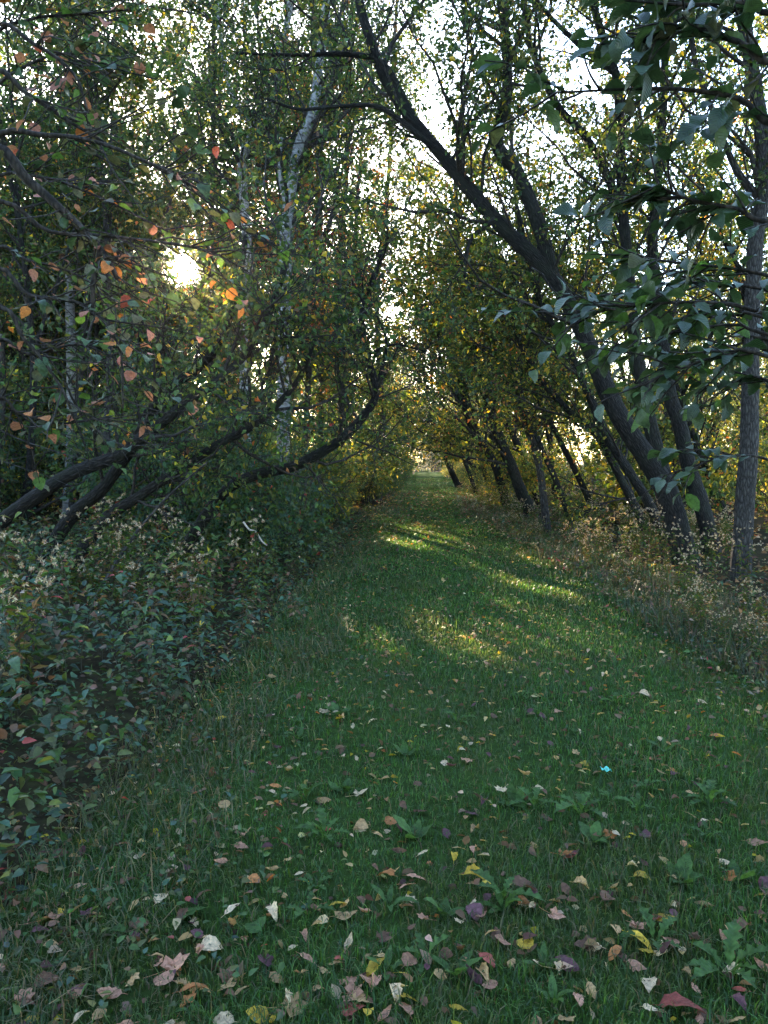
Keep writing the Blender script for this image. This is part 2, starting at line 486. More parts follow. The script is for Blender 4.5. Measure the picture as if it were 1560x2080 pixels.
def make_tree(name, limbs, label, cat='tree', group=None, palette=PAL_RIGHT, bark=None, n1=26, l1=2.2, n2=9, l2=.8,
              nleaf=8000, size=.075, t0=.35, up=.10, flare=.5, twigm=None, sides=12, a1=(.5, 1.2), fine=True):
    """limbs: list of (points, r0, r1); the first starts at the tree's foot"""
    bark = bark or M_BARK
    base = np.array(limbs[0][0][0], float)
    root = empty(name, base); tag(root, label, cat, group)
    tg = Geo(); bg_, cg = Geo(), Geo()
    PL, PR = [], []
    for k, (pts, r0, r1) in enumerate(limbs):
        pts = np.array(pts, float)
        if k == 0:
            pts = np.concatenate([[pts[0] - np.array([0, 0, .15])], pts])
        p, r = trunk(tg, pts, r0, r1, sides=sides if k == 0 else max(6, sides - 4), flare=flare if k == 0 else 0)
        m = len(p); idx = np.linspace(0, m - 1, 24)
        i = np.minimum(idx.astype(int), m - 2); f = (idx - i)[:, None]
        PL.append(p[i] * (1 - f) + p[i + 1] * f); PR.append(r[i] * (1 - f[:, 0]) + r[i + 1] * f[:, 0])
    tg.build('trunk', bark, root, base)
    ML, MR = np.array(PL), np.array(PR)
    p0, tn, r = sample(ML, MR, n1, t0)
    L1 = l1 * rng.uniform(.5, 1.3, n1)
    B1 = grow(p0, side_dir(tn, rng.uniform(*a1, n1)), L1, 7, .16, up)
    cone = np.degrees(np.arccos(np.clip(nrm(B1 - CP) @ SUN, -1, 1))).min(1) > .9; B1, r, L1 = B1[cone], r[cone], L1[cone]
    R1 = np.minimum(r * .55, .006 + .011 * L1)[:, None] * np.linspace(1, .3, 7)[None]
    tubes(bg_, B1, R1, 5)
    N2 = n1 * n2
    p0, tn, r = sample(B1, R1, N2, .12)
    L2 = l2 * rng.uniform(.5, 1.3, N2)
    B2 = grow(p0, side_dir(tn, rng.uniform(.4, 1.1, N2)), L2, 5 if fine else 3, .2, up * .6)
    kk = keep_mask(B2[:, -1]); B2, r = B2[kk], r[kk]; N2 = len(B2)
    R2 = np.minimum(r * .7, .008)[:, None] * np.linspace(1, .4, 5 if fine else 3)[None]
    tubes(bg_, B2, R2, 3)
    N3 = N2 * 2
    p0, tn, r = sample(B2, R2, N3, .2)
    B3 = grow(p0, side_dir(tn, rng.uniform(.4, 1.1, N3)), l2 * .45 * rng.uniform(.5, 1.3, N3), 3, .2, 0)
    if fine: tubes(bg_, B3, np.minimum(r * .8, .004)[:, None] * np.linspace(1, .5, 3)[None], 3)
    tag(bg_.build('twigs', twigm or M_TWIG, root, base), kind='stuff')
    crown_leaves(cg, B3, np.ones(B3.shape[:2]), int(nleaf * .75), size, palette)
    crown_leaves(cg, B2, np.ones(B2.shape[:2]), int(nleaf * .25), size, palette)
    tag(cg.build('crown', M_LEAF, root, base), kind='stuff')
    return root

def px(Y, *uv): return [P(u, v, Y) for u, v in uv]

# --- the leaning trees on the sunny side of the path
a = px(10.5, (1395, 1160), (1362, 1020), (1325, 950), (1250, 830), (1190, 690), (1120, 560), (1000, 440), (905, 325), (800, 190), (745, 60), (715, -80), (690, -260))
make_tree('leaning_tree', [(a, .185, .042),
    (px(10.5, (1122, 562), (1095, 460), (1050, 350), (1010, 290), (1030, 180), (1025, 60), (1010, -60), (1000, -220)), .11, .05),
    (px(10.5, (835, 232), (780, 130), (700, 110), (600, 112), (480, 108)), .05, .018),
    (px(10.3, (880, 300), (780, 222), (700, 215), (610, 222), (540, 200)), .04, .015),
    (px(10.3, (1005, 445), (955, 490), (945, 560), (960, 600)), .035, .012)],
    'thick dark trunk leaning far over the grass path, forked high up', palette=PAL_RIGHT, n1=46, l1=2.0, n2=9, nleaf=13000, size=.078, t0=.4)
make_tree('leaning_tree', [(px(11.6, (1405, 1142), (1380, 1060), (1345, 950), (1325, 880), (1310, 815), (1290, 690), (1280, 590), (1270, 480), (1262, 380), (1258, 240), (1250, 150), (1220, 60), (1190, -60), (1180, -200)), .13, .045),
    (px(11.6, (1264, 440), (1235, 360), (1190, 280), (1130, 210), (1080, 100), (1060, -20), (1050, -150)), .07, .03),
    (px(11.6, (1250, 150), (1175, 90), (1090, 0), (1060, -90)), .045, .02),
    (px(11.4, (1260, 270), (1300, 200), (1325, 120)), .03, .012)],
    'straight dark slim tree rising just behind the foot of the thick leaning trunk', palette=PAL_RIGHT, n1=34, l1=1.7, nleaf=6500, t0=.5, size=.08)
make_tree('leaning_tree', [(px(12.2, (1448, 1134), (1425, 1025), (1400, 950), (1380, 860), (1360, 800), (1345, 700), (1330, 600), (1325, 500), (1335, 380), (1345, 250), (1350, 100), (1340, -50)), .15, .05)],
    'dark leaning tree between the thick leaning trunk and the upright trunk', palette=PAL_RIGHT, n1=26, l1=1.8, nleaf=4500, t0=.5, size=.08)
make_tree('upright_tree', [(px(9.8, (1505, 1176), (1512, 1050), (1520, 900), (1525, 780), (1528, 620), (1537, 480), (1550, 380), (1545, 250), (1525, 120), (1505, 0), (1495, -150)), .125, .07),
    (px(9.8, (1546, 405), (1505, 360), (1480, 310), (1450, 230), (1415, 140), (1400, 40), (1390, -60)), .05, .02)],
    'upright grey brown trunk rising from pale dry weeds', bark=M_BARKG, palette=PAL_RIGHT, n1=26, l1=1.7, nleaf=8000, size=.078, t0=.55)
make_tree('slender_tree', [(px(16, (1112, 1086), (1105, 1020), (1092, 930), (1065, 850), (1052, 760), (1058, 640), (1063, 540), (1050, 430), (1040, 300), (1030, 150)), .10, .035)],
    'slim grey stem with a kink standing at the edge of the mown path', bark=M_BARKG, palette=PAL_YEL, n1=36, l1=1.8, nleaf=10000, size=.085, t0=.3)
make_tree('leaning_tree', [(px(15, (1320, 1096), (1300, 1050), (1270, 990), (1210, 880), (1155, 835), (1090, 760), (1050, 680), (1020, 560)), .11, .04)],
    'thin dark stem leaning low behind dry pale weeds', palette=PAL_YEL, n1=26, l1=1.7, nleaf=9000, size=.085, t0=.3)
make_tree('leaning_tree', [(px(14, (1352, 1106), (1325, 1035), (1280, 960), (1230, 880), (1165, 730), (1120, 660), (1080, 560), (1050, 420)), .12, .04)],
    'dark leaning stem crossing behind the thick leaning trunk', palette=PAL_YEL, n1=26, l1=1.8, nleaf=9000, size=.085, t0=.35)
make_tree('leaning_tree', [(px(21, (1082, 1052), (1060, 1000), (1040, 950), (1010, 880), (985, 800), (960, 700), (940, 600), (930, 480), (925, 350)), .21, .06),
    (px(21, (985, 800), (1000, 690), (1010, 580), (1000, 430)), .10, .04)],
    'stout black trunk with a swollen foot leaning over the path', palette=PAL_YEL, n1=44, l1=2.6, nleaf=9000, size=.12, t0=.25)
make_tree('leaning_tree', [(px(24, (1032, 1038), (1018, 985), (998, 930), (955, 860), (935, 780), (915, 690), (880, 600), (870, 480)), .17, .05),
    (px(24, (945, 830), (905, 770), (888, 700)), .09, .03)],
    'black leaning trunk beside a yellow green bush', palette=PAL_YEL, n1=40, l1=2.8, nleaf=8500, size=.13, t0=.3)
make_tree('leaning_tree', [(px(25, (1102, 1035), (1070, 960), (1045, 890), (1005, 825), (960, 760), (930, 690), (900, 600)), .15, .05)],
    'medium dark trunk leaning behind the stout swollen one', palette=PAL_YEL, n1=34, l1=2.6, nleaf=7000, size=.13, t0=.35)
make_tree('leaning_tree', [(px(42, (985, 996), (950, 930), (900, 870), (860, 852), (815, 842)), .20, .06), (px(42, (905, 876), (880, 800), (875, 700)), .12, .05)],
    'arching tree bowed low across the far part of the path', palette=PAL_YEL, n1=40, l1=3.2, nleaf=7000, size=.14, t0=.3)
make_tree('leaning_tree', [(px(46, (932, 990), (905, 930), (885, 880), (870, 820), (860, 740)), .24, .08)],
    'far dark trunk slanting at the edge of the path tunnel', palette=PAL_YEL, n1=40, l1=3.2, nleaf=7000, size=.14, t0=.3)
make_tree('leaning_tree', [(px(33, (1003, 1013), (985, 950), (975, 890), (950, 820), (930, 700), (915, 560)), .2, .07)],
    'slanting trunk between the bush and the arching tree', palette=PAL_YEL, n1=40, l1=3.0, nleaf=8000, size=.12, t0=.3)

for (Y, pts, r, lab) in ((18, ((1165, 1073), (1135, 990), (1095, 900), (1050, 800), (1015, 680), (990, 540)), .09, 'slim black stem leaning in front of the stout swollen trunk'),
                         (19.5, ((1215, 1062), (1180, 980), (1130, 880), (1085, 790), (1055, 660), (1040, 520)), .10, 'slim black stem leaning behind the kinked grey stem'),
                         (28, ((1060, 1025), (1030, 960), (995, 880), (965, 800), (940, 690)), .12, 'slim dark stem leaning in the middle of the far row'),
                         (37, ((968, 1004), (945, 940), (918, 880), (895, 810), (880, 720)), .13, 'slim far stem leaning towards the arching tree')):
    make_tree('leaning_tree', [(px(Y, *pts), r, .035)], lab, palette=PAL_YEL, n1=22, l1=1.7, n2=6, nleaf=4200, size=.05 + .0026 * Y, t0=.5)
# --- birches and stems on the shady side
make_tree('birch_tree', [(px(16, (505, 1086), (500, 900), (497, 700), (505, 560), (495, 400), (492, 330), (517, 262), (560, 190), (572, 110), (590, 0), (600, -150)), .13, .06),
    (px(16, (517, 264), (470, 190), (450, 90), (440, 0), (430, -120)), .06, .03)],
    'pale birch trunk forking into a dark and a white limb', bark=M_BIRCH, palette=PAL_LEFT, n1=44, l1=2.4, nleaf=14000, size=.075, t0=.35)
make_tree('birch_tree', [(px(14.5, (572, 1102), (575, 900), (578, 640), (580, 480), (590, 400), (605, 300), (634, 230), (650, 120), (665, 0), (672, -150)), .14, .07),
    (px(14.5, (582, 420), (568, 350), (572, 280)), .05, .03)],
    'pale birch trunk with black scars next to the forked birch', bark=M_BIRCH, palette=PAL_LEFT, n1=44, l1=2.4, nleaf=14000, size=.075, t0=.35)
make_tree('birch_tree', [(px(18, (135, 1072), (145, 850), (142, 600), (140, 450), (150, 260), (172, 150), (180, 0), (185, -150)), .13, .06)],
    'pale trunk standing behind the branches with red leaves', bark=M_BIRCH, palette=PAL_LEFT, n1=40, l1=2.4, nleaf=11000, size=.11, t0=.35)
for (u, Y, du, r, lab) in ((428, 20, 4, .10, 'straight grey stem rising close to where the sun shines through'),
                           (690, 22, 14, .12, 'tall grey stem with a slight lean beyond the birches'),
                           (655, 26, -10, .13, 'second tall grey stem beyond the birches'),
                           (770, 30, 20, .14, 'grey stem nearest the path beyond the long curved branch')):
    b = G(u, 1040, 0); gv = 1040 + math.tan(math.atan(CAMZ / Y) - R(PITCH)) * F
    make_tree('slender_tree', [(px(Y, (u, gv), (u + du * .3, 850), (u - du * .2, 600), (u + du, 350), (u + du * 1.5, 120), (u + du * 2, -60)), r, .05)],
              lab, bark=M_BARKG, palette=PAL_LEFT, n1=40, l1=2.2, nleaf=8000, size=.12, t0=.25)
make_tree('leaning_tree', [(px(8.0, (-190, 1232), (-60, 1110), (0, 1060), (130, 970), (230, 930), (300, 880), (390, 810), (460, 760), (520, 690), (560, 600), (590, 500)), .10, .03)],
    'lowest dark stem sprawling out of the nettles towards the birches', palette=PAL_LEFT, n1=20, l1=1.3, n2=6, nleaf=3000, size=.075, t0=.3, flare=.2)
make_tree('leaning_tree', [(px(8.6, (50, 1210), (140, 1055), (210, 990), (280, 890), (330, 800), (400, 750), (450, 690), (480, 600), (500, 480)), .10, .03),
    (px(8.6, (300, 850), (330, 712), (400, 688), (490, 682)), .025, .01)],
    'dark sprawling stem rising steepest from the nettle bed', palette=PAL_LEFT, n1=20, l1=1.3, n2=6, nleaf=3000, size=.075, t0=.3, flare=.2)
make_tree('leaning_tree', [(px(8.3, (105, 1222), (205, 1065), (280, 1010), (370, 950), (440, 905), (520, 860), (600, 780), (640, 690)), .085, .025)],
    'middle sprawling stem of the three dark ones in the nettle bed', palette=PAL_LEFT, n1=18, l1=1.3, n2=6, nleaf=2600, size=.075, t0=.3, flare=.2)
make_tree('bowed_tree', [(px(9.2, (330, 1192), (400, 1075), (455, 1000), (520, 965), (600, 945), (690, 895), (742, 840), (764, 795), (746, 720), (735, 640), (757, 570), (775, 520)), .085, .03),
    (px(9.2, (764, 795), (785, 700), (765, 640)), .03, .012), (px(9.2, (745, 722), (800, 700), (870, 715)), .02, .008)],
    'bowed dark stem bending up beside the path like a hook', palette=PAL_LEFT, n1=30, l1=1.1, n2=7, l2=.5, nleaf=2600, size=.055, t0=.4, flare=.2)

# --- woods on either side
def wood_tree(name, x, y, h, lean, r, label, group, palette, bark, nleaf, size, l1=2.3, n1=34):
    z0 = float(gz(x, y))
    pts = []; bx, by = rng.normal(0, .25, 2)
    for t in (0, .12, .3, .5, .7, .88, 1):
        pts.append((x + lean[0] * h * t + bx * math.sin(t * 5), y + lean[1] * h * t + by * math.sin(t * 4), z0 + h * t))
    limbs = [(pts, r, r * .3)]
    for k in range(2):
        i = 2 + k; q = np.array(pts[i]); d = rng.normal(0, .35, 2) + np.array(lean) * .8
        limbs.append(([q, q + np.array([d[0] * h * .15, d[1] * h * .15, h * .17]), q + np.array([d[0] * h * .35, d[1] * h * .35, h * .42])], r * .5, r * .2))
    return make_tree(name, limbs, label, 'tree', group, palette, bark, n1=n1, l1=l1, n2=6, l2=.9, nleaf=nleaf, size=size, t0=.15, sides=8, up=.06, fine=False)

spots = []
def free(x, y, dmin):
    if any((x - a) ** 2 + (y - b) ** 2 < dmin ** 2 for a, b in spots): return False
    spots.append((x, y)); return True
nl = 0
while nl < 30:
    y = 11 + 55 * random.random() ** 1.3; x = -2.6 - (0.75 * y) * random.random()
    if y < 20 and x > -4: continue
    if abs(math.atan2(x, y) - SUN_AZ) < R(2.6 if y < 25 else 1.3) or not clear_of_sun(x, y, .25, 8): continue
    if not free(x, y, 1.5): continue
    nl += 1; far = y / 20
    wood_tree('woodland_tree', x, y, random.uniform(8, 13), (random.uniform(-.05, .22) if x > -6 else random.uniform(-.1, .1), random.uniform(-.08, .08)), random.uniform(.07, .15),
              'leafy tree in the wood on the birch side of the path', 'trees in the wood behind the birches', PAL_LEFT if random.random() < .93 else PAL_RUST,
              random.choice([M_BARK, M_BARKG]), 9000, .09 * max(1, far ** .8))
for (da, y) in ((-2.0, 24), (1.8, 27), (-2.8, 31), (4.1, 34), (1.3, 40), (-1.5, 44), (-3.4, 22), (2.4, 48), (-2.2, 37)):
    wood_tree('woodland_tree', y * math.tan(SUN_AZ + R(da)), y, random.uniform(11, 14), (random.uniform(-.03, .03), 0), .10,
              'tall thin tree flanking the gap through which the sun shines', 'trees around the sun', PAL_LEFT, M_BARKG, 9000, .09 + y * .0026)
lw = []
nl = 0
while nl < 40:
    y = random.uniform(24, 66); x = -4 - .85 * y * random.random()
    if abs(math.atan2(x, y) - SUN_AZ) < R(2.0) or not clear_of_sun(x, y, 1.0, 11, .2) or not free(x, y, 1.3): continue
    nl += 1
    if len(lw) < 7:
        lw.append(wood_tree('woodland_tree', x, y, random.uniform(10, 14), (random.uniform(-.08, .12), random.uniform(-.08, .08)), random.uniform(.08, .14),
              'tall tree standing deep in the wood behind the birches', 'tall trees deep in the wood', PAL_LEFT, M_BARKG, 9500, .145))
    else:
        o = copy_tree(lw[nl % 7]); o.location = (x, y, float(gz(x, y)))
        o.rotation_euler = (0, 0, random.uniform(0, 6.28)); q = random.uniform(.9, 1.2); o.scale = (q, q, q)
        if not clear_of_sun(x, y, 1.5, 12 * q, .12): o.scale = (.6, .6, .6)
nl = 0
while nl < 20:
    y = random.uniform(15, 34); x = -random.uniform(.40, .72) * y
    if not free(x, y, 1.5): continue
    nl += 1; o = copy_tree(lw[nl % 7]); o.location = (x, y, float(gz(x, y))); o.rotation_euler = (0, 0, random.uniform(0, 6.28)); q = random.uniform(.75, 1.0); o.scale = (q, q, q)
for (x, y) in ((-3.2, 19.5), (-2.9, 24.5), (-4.6, 21.5), (-3.0, 31), (-5.2, 27), (-4.2, 35), (-6.3, 24)):
    wood_tree('woodland_tree', x, y, random.uniform(11, 13.5), (random.uniform(-.03, .12), random.uniform(-.05, .05)), .11,
              'tall leafy tree between the birches and the path', 'tall trees between birches and path', PAL_LEFT, M_BARKG, 9500, .06 + y * .0022)
rp = []
nl = 0
while nl < 46:
    y = 15 + 50 * random.random() ** 1.2; x = 3.2 + (.62 * y) * random.random()
    if y < 20 and x < 6: continue
    if not free(x, y, 1.6): continue
    nl += 1; far = y / 20
    if len(rp) < 9:
        rp.append(wood_tree('woodland_tree', x, y, random.uniform(7, 11), (random.uniform(-.45, -.1), random.uniform(-.1, .05)), random.uniform(.07, .16),
              'leaning leafy tree in the wood on the side of the thick leaning trunk', 'trees in the wood behind the leaning trunks',
              PAL_YEL if random.random() < .75 else PAL_RIGHT, M_BARK, 9500, .092))
    else:
        o = copy_tree(rp[nl % 9]); o.location = (x, y, float(gz(x, y)))
        o.rotation_euler = (0, 0, random.uniform(-.7, .7)); q = random.uniform(.85, 1.2); o.scale = (q, q, q)
# along the far path and at its end: alike trees share their meshes
protos = []
for k in range(5):
    protos.append(wood_tree('woodland_tree', -3.4 if k % 2 else 4.2, 58 + 3 * k, random.uniform(8, 11), ((.25 if k % 2 else -.25), 0), .16,
                  'far tree in the rows that close the tunnel over the path', 'far trees', [PAL_YEL, PAL_LEFT, PAL_RIGHT, PAL_YEL, PAL_LEFT][k], M_BARK, 6000, .2, l1=3))
for k in range(90):
    o = copy_tree(protos[k % 5])
    if k < 26:
        q = -1 if k % 2 else 1
        x = q * random.uniform(3.2, 9) + .6; y = random.uniform(62, 118)
    else:
        x = random.uniform(-60, 60); y = random.uniform(66, 130)
        if abs(x - .5) < 4: y = random.uniform(130, 150)
    o.location = (x, y, float(gz(x, y)))
    flip = (x < .5) != (protos[k % 5].location[0] < 0)
    o.rotation_euler = (0, 0, (math.pi if flip else 0) + random.uniform(-.6, .6))
    q = random.uniform(.85, 1.25); o.scale = (q, q, q)

# the wood goes on behind the photographer
for k in range(26):
    x = random.choice([-1, 1]) * random.uniform(3.4, 11) + .4; y = random.uniform(-24, -1.5)
    o = copy_tree((lw + rp)[k % 16]); o.location = (x, y, float(gz(x, y))); o.rotation_euler = (0, 0, random.uniform(0, 6.28))
    tag(o, 'leafy tree lining the path back from the nettle bed', 'tree', 'trees of the wood further back along the path')
# ------------------------------------------------------------------ bushes
def make_bush(x, y, h, w, label, group, palette, nleaf, size, mat=None, stems=7):
    z0 = float(gz(x, y)); limbs = []
    for k in range(stems):
        a_ = k * 2.4 + random.random(); q = w * (.25 + .75 * random.random()); hh = h * random.uniform(.6, 1)
        p0 = np.array([x + .08 * math.cos(a_), y + .08 * math.sin(a_), z0])
        limbs.append(([p0, p0 + np.array([q * .35 * math.cos(a_), q * .35 * math.sin(a_), hh * .5]), p0 + np.array([q * math.cos(a_), q * math.sin(a_), hh])], .018, .006))
    return make_tree('bush', limbs, label, 'bush', group, palette, M_TWIG, n1=34, l1=.34 * h, n2=6, l2=.24 * h, nleaf=nleaf, size=size, t0=.12, up=.03, flare=0, sides=6, fine=False)

PAL_BL = [(TEAL, 5), (GRN, 3), (OLV, 1.5), (YGR, .4), (RED, .12)]
PAL_BY = [(OLV, 3), (YGR, 3), (YEL, 1.2), (GRN, 2)]
lb = 'dense green bush in the hedge along the birch side of the path'; gbl = 'hedge bushes on the birch side'
bl = [make_bush(-2.3, 9.6, 1.5, .9, lb, gbl, PAL_BL, 2600, .085), make_bush(-2.0, 11.5, 1.7, .9, lb, gbl, PAL_BL, 3000, .085),
      make_bush(-2.6, 13.6, 2.2, 1.1, lb, gbl, PAL_BL, 3400, .09), make_bush(-2.1, 15.5, 1.8, 1.0, lb, gbl, PAL_BY, 3000, .09)]
def bush_copy(src, x, y, q):
    while x < 0 and q > .35 and not clear_of_sun(x, y, 1.15 * q, 2.7 * q, .2): q *= .85
    o = copy_tree(src); o.location = (x, y, float(gz(x, y))); o.rotation_euler = (0, 0, random.uniform(0, 6.28))
    o.scale = (q, q, q * random.uniform(.85, 1.15)); return o
y = 16.5
while y < 100:
    bush_copy(bl[random.randrange(4)], -1.8 - random.random() * .9, y, random.uniform(.75, 1.1)); y += 1.1 + y * .012
for k in range(60):
    y = random.uniform(9, 60); x = -3.2 - random.random() * .65 * y
    tag(bush_copy(bl[k % 4], x, y, random.uniform(1.0, 2.0)), 'leafy bush growing beneath the trees behind the birch side hedge', 'bush', 'understorey bushes on the birch side')
rb = 'yellow green bush among the leaning trunks'; gbr = 'bushes among the leaning trunks'
br = [make_bush(2.95, 24, 2.2, 1.1, 'bright yellow green bush at the foot of the black leaning trunk', None, [(YGR, 4), (YEL, 2), (OLV, 3), (ORA, .3)], 3600, .11),
      make_bush(6.5, 19, 1.8, 1.0, rb, gbr, PAL_BY, 2800, .10), make_bush(9, 22, 2.4, 1.2, rb, gbr, PAL_YEL, 3200, .11)]
for k in range(44):
    y = random.uniform(17, 70); x = 3.6 + random.random() * .55 * y
    tag(bush_copy(br[1 + k % 2], x, y, random.uniform(.8, 1.9)), rb, 'bush', gbr)
y = 27
while y < 100:
    tag(bush_copy(br[1 + random.randrange(2)], 2.45 + random.random() * .8, y, random.uniform(.5, .8)), 'low bush edging the far path on the leaning trunk side', 'bush', 'low bushes edging the far path'); y += 1.5 + y * .015

for k in range(34):
    x = random.uniform(-16, 17); y = random.uniform(128, 150)
    tag(bush_copy(br[1 + k % 2], x, y, random.uniform(1.6, 3.0)), 'pale far bush closing off the end of the path', 'bush', 'bushes at the end of the path')
# ------------------------------------------------------------------ leaf shapes
def leaf_mesh(name, prof, curl=(.15, .12), serr=0.0, n=9, fold=.12, twist=0.0):
    """unit-long leaf along +Y from its stalk at the origin; prof: half width at t"""
    g = Geo(); ts = np.linspace(0, 1, n); v = []
    for i, t in enumerate(ts):
        w = prof(t) * (1 + serr * (1 if i % 2 else -1)); z = curl[0] * math.sin(t * math.pi) - curl[1] * t * t
        tw = twist * (t - .5)
        for x in (-w, 0, w):
            v.append((x * math.cos(tw), t, z + abs(x) * fold * 2 + x * math.sin(tw) + .035 * random.uniform(-1, 1) * (x != 0)))
    f = []
    for i in range(n - 1):
        b = i * 3
        for k in (0, 1): f += [(b + k, b + k + 1, b + k + 4), (b + k, b + k + 4, b + k + 3)]
    g.add(v, f)
    st = np.array([[(0, -.22, -.03), (0, -.08, .0), (0, .02, 0)]]); tubes(g, st, np.array([[.012, .011, .012]]), 3)
    return g.mesh(name, None)
def maple_mesh(name, curl):
    g = Geo(); v = [(0, .35, 0)]; rad = [.42, .38, .55, .44, .64, .5, .72, .5, .64, .44, .55, .38, .42, .1]
    for i, q in enumerate(rad):
        a_ = -math.pi / 2 + .45 + i * (2 * math.pi - .9) / (len(rad) - 2) if i < len(rad) - 1 else -math.pi / 2
        x, y_ = q * math.cos(a_) * .8, .35 + q * math.sin(a_) * .8
        v.append((x, y_, curl * (q ** 2) + .10 * random.uniform(-1, 1)))
    m_ = len(rad); g.add(v, [(0, 1 + i, 1 + (i + 1) % m_) for i in range(m_)], smooth=False)
    tubes(g, np.array([[(0, -.45, .03), (0, -.1, 0), (0, .3, 0)]]), np.array([[.012, .011, .01]]), 3)
    return g.mesh(name, None)
ov = lambda w, pk=.4: (lambda t: max(.012, w * (math.sin(math.pi * min(1, t ** (math.log(.5) / math.log(pk)))) ** .8)))
SH = {'oval': [leaf_mesh('leaf', ov(.30), c, .08, fold=f_, twist=tw) for c, f_, tw in (((.04, .04), .05, .2), ((.10, .05), .14, .5), ((.05, .12), -.05, -.4), ((-.08, -.1), .1, .3))],
      'long': [leaf_mesh('leaf', ov(.15), c, .05, n=8, fold=f_, twist=tw) for c, f_, tw in (((.05, .05), .12, .3), ((.10, .1), .3, .9))],
      'round': [leaf_mesh('leaf', ov(.42, .35), c, .05, fold=f_, twist=tw) for c, f_, tw in (((.05, .05), .05, .2), ((.12, .1), .16, -.5), ((-.1, -.12), .08, .3))],
      'curled': [leaf_mesh('leaf', ov(.26), (.16, .1), .1, fold=.5, twist=.9), leaf_mesh('leaf', ov(.2), (-.2, -.25), .06, fold=.6, twist=-.9), leaf_mesh('leaf', ov(.28), (.1, .2), .12, fold=-.4, twist=1.3)],
      'maple': [maple_mesh('leaf', .12), maple_mesh('leaf', .3), maple_mesh('leaf', -.15)],
      'toothed': [leaf_mesh('leaf', ov(.13, .65), (.16, .1), .38, n=12, fold=.25)],
      'nettle': [leaf_mesh('leaf', ov(.27, .33), (.1, .35), .10, n=8, fold=.16), leaf_mesh('leaf', ov(.30, .35), (.06, .2), .10, n=8, fold=.1)],
      'elm': [leaf_mesh('leaf', ov(.29, .45), (.06, .12), .06, n=9, fold=.1), leaf_mesh('leaf', ov(.32, .5), (.1, .25), .06, n=9, fold=.14, twist=.3)]}
def lm(name, c, tr=.28, rough=.6, spec=.25, spots=.7):
    m = leaf_mat(name, tr, rough, spec, c)
    for nd in m.node_tree.nodes:
        if nd.type == 'TEX_NOISE': nd.inputs['Scale'].default_value = 6
        if nd.type == 'MAP_RANGE': nd.inputs['To Min'].default_value = .55; nd.inputs['To Max'].default_value = 1.3
    n, l = m.node_tree.nodes, m.node_tree.links
    tc = n.new('ShaderNodeTexCoord'); sx_ = n.new('ShaderNodeSeparateXYZ'); l.new(tc.outputs['Object'], sx_.inputs[0])
    ab = n.new('ShaderNodeMath'); ab.operation = 'ABSOLUTE'; l.new(sx_.outputs['X'], ab.inputs[0])
    ma = n.new('ShaderNodeMath'); ma.operation = 'MULTIPLY_ADD'; ma.inputs[1].default_value = -.9; l.new(ab.outputs[0], ma.inputs[0]); l.new(sx_.outputs['Y'], ma.inputs[2])
    mm = n.new('ShaderNodeMath'); mm.operation = 'MULTIPLY'; mm.inputs[1].default_value = 62; l.new(ma.outputs[0], mm.inputs[0])
    sn = n.new('ShaderNodeMath'); sn.operation = 'SINE'; l.new(mm.outputs[0], sn.inputs[0])
    bp = n.new('ShaderNodeBump'); bp.inputs['Strength'].default_value = .22; bp.inputs['Distance'].default_value = .02
    l.new(sn.outputs[0], bp.inputs['Height'])
    oi = n.new('ShaderNodeObjectInfo'); va = n.new('ShaderNodeVectorMath'); va.operation = 'ADD'
    mo = n.new('ShaderNodeMath'); mo.operation = 'MULTIPLY'; mo.inputs[1].default_value = 50; l.new(oi.outputs['Random'], mo.inputs[0])
    l.new(tc.outputs['Object'], va.inputs[0]); l.new(mo.outputs[0], va.inputs[1])
    sp = n.new('ShaderNodeTexNoise'); sp.inputs['Scale'].default_value = 4.5; sp.inputs['Detail'].default_value = 6; sp.inputs['Roughness'].default_value = .65; l.new(va.outputs[0], sp.inputs['Vector'])
    rs = ramp(n, [(.54, (0, 0, 0)), (.66, (1, 1, 1))]); l.new(sp.outputs['Fac'], rs.inputs[0])
    br_ = n.new('ShaderNodeMath'); br_.operation = 'MULTIPLY'; br_.inputs[1].default_value = spots; l.new(rs.outputs[0], br_.inputs[0])
    hv = n.new('ShaderNodeHueSaturation'); hr = n.new('ShaderNodeMapRange'); hr.inputs['To Min'].default_value = .75; hr.inputs['To Max'].default_value = 1.25; l.new(oi.outputs['Random'], hr.inputs['Value']); l.new(hr.outputs[0], hv.inputs['Value'])
    mxc = n.new('ShaderNodeMix'); mxc.data_type = 'RGBA'; mxc.inputs[7].default_value = (c[0] * .35, c[1] * .26, c[2] * .25, 1); l.new(br_.outputs[0], mxc.inputs[0])
    for nd in list(n):
        if nd.type == 'VECT_MATH' and nd.operation == 'SCALE':
            old = nd.inputs[0].links[0].from_socket; l.new(old, hv.inputs['Color']); l.new(hv.outputs[0], mxc.inputs[6]); l.new(mxc.outputs[2], nd.inputs[0])
    for nd in list(n):
        if nd.type == 'BSDF_PRINCIPLED': l.new(bp.outputs[0], nd.inputs['Normal'])
    return m
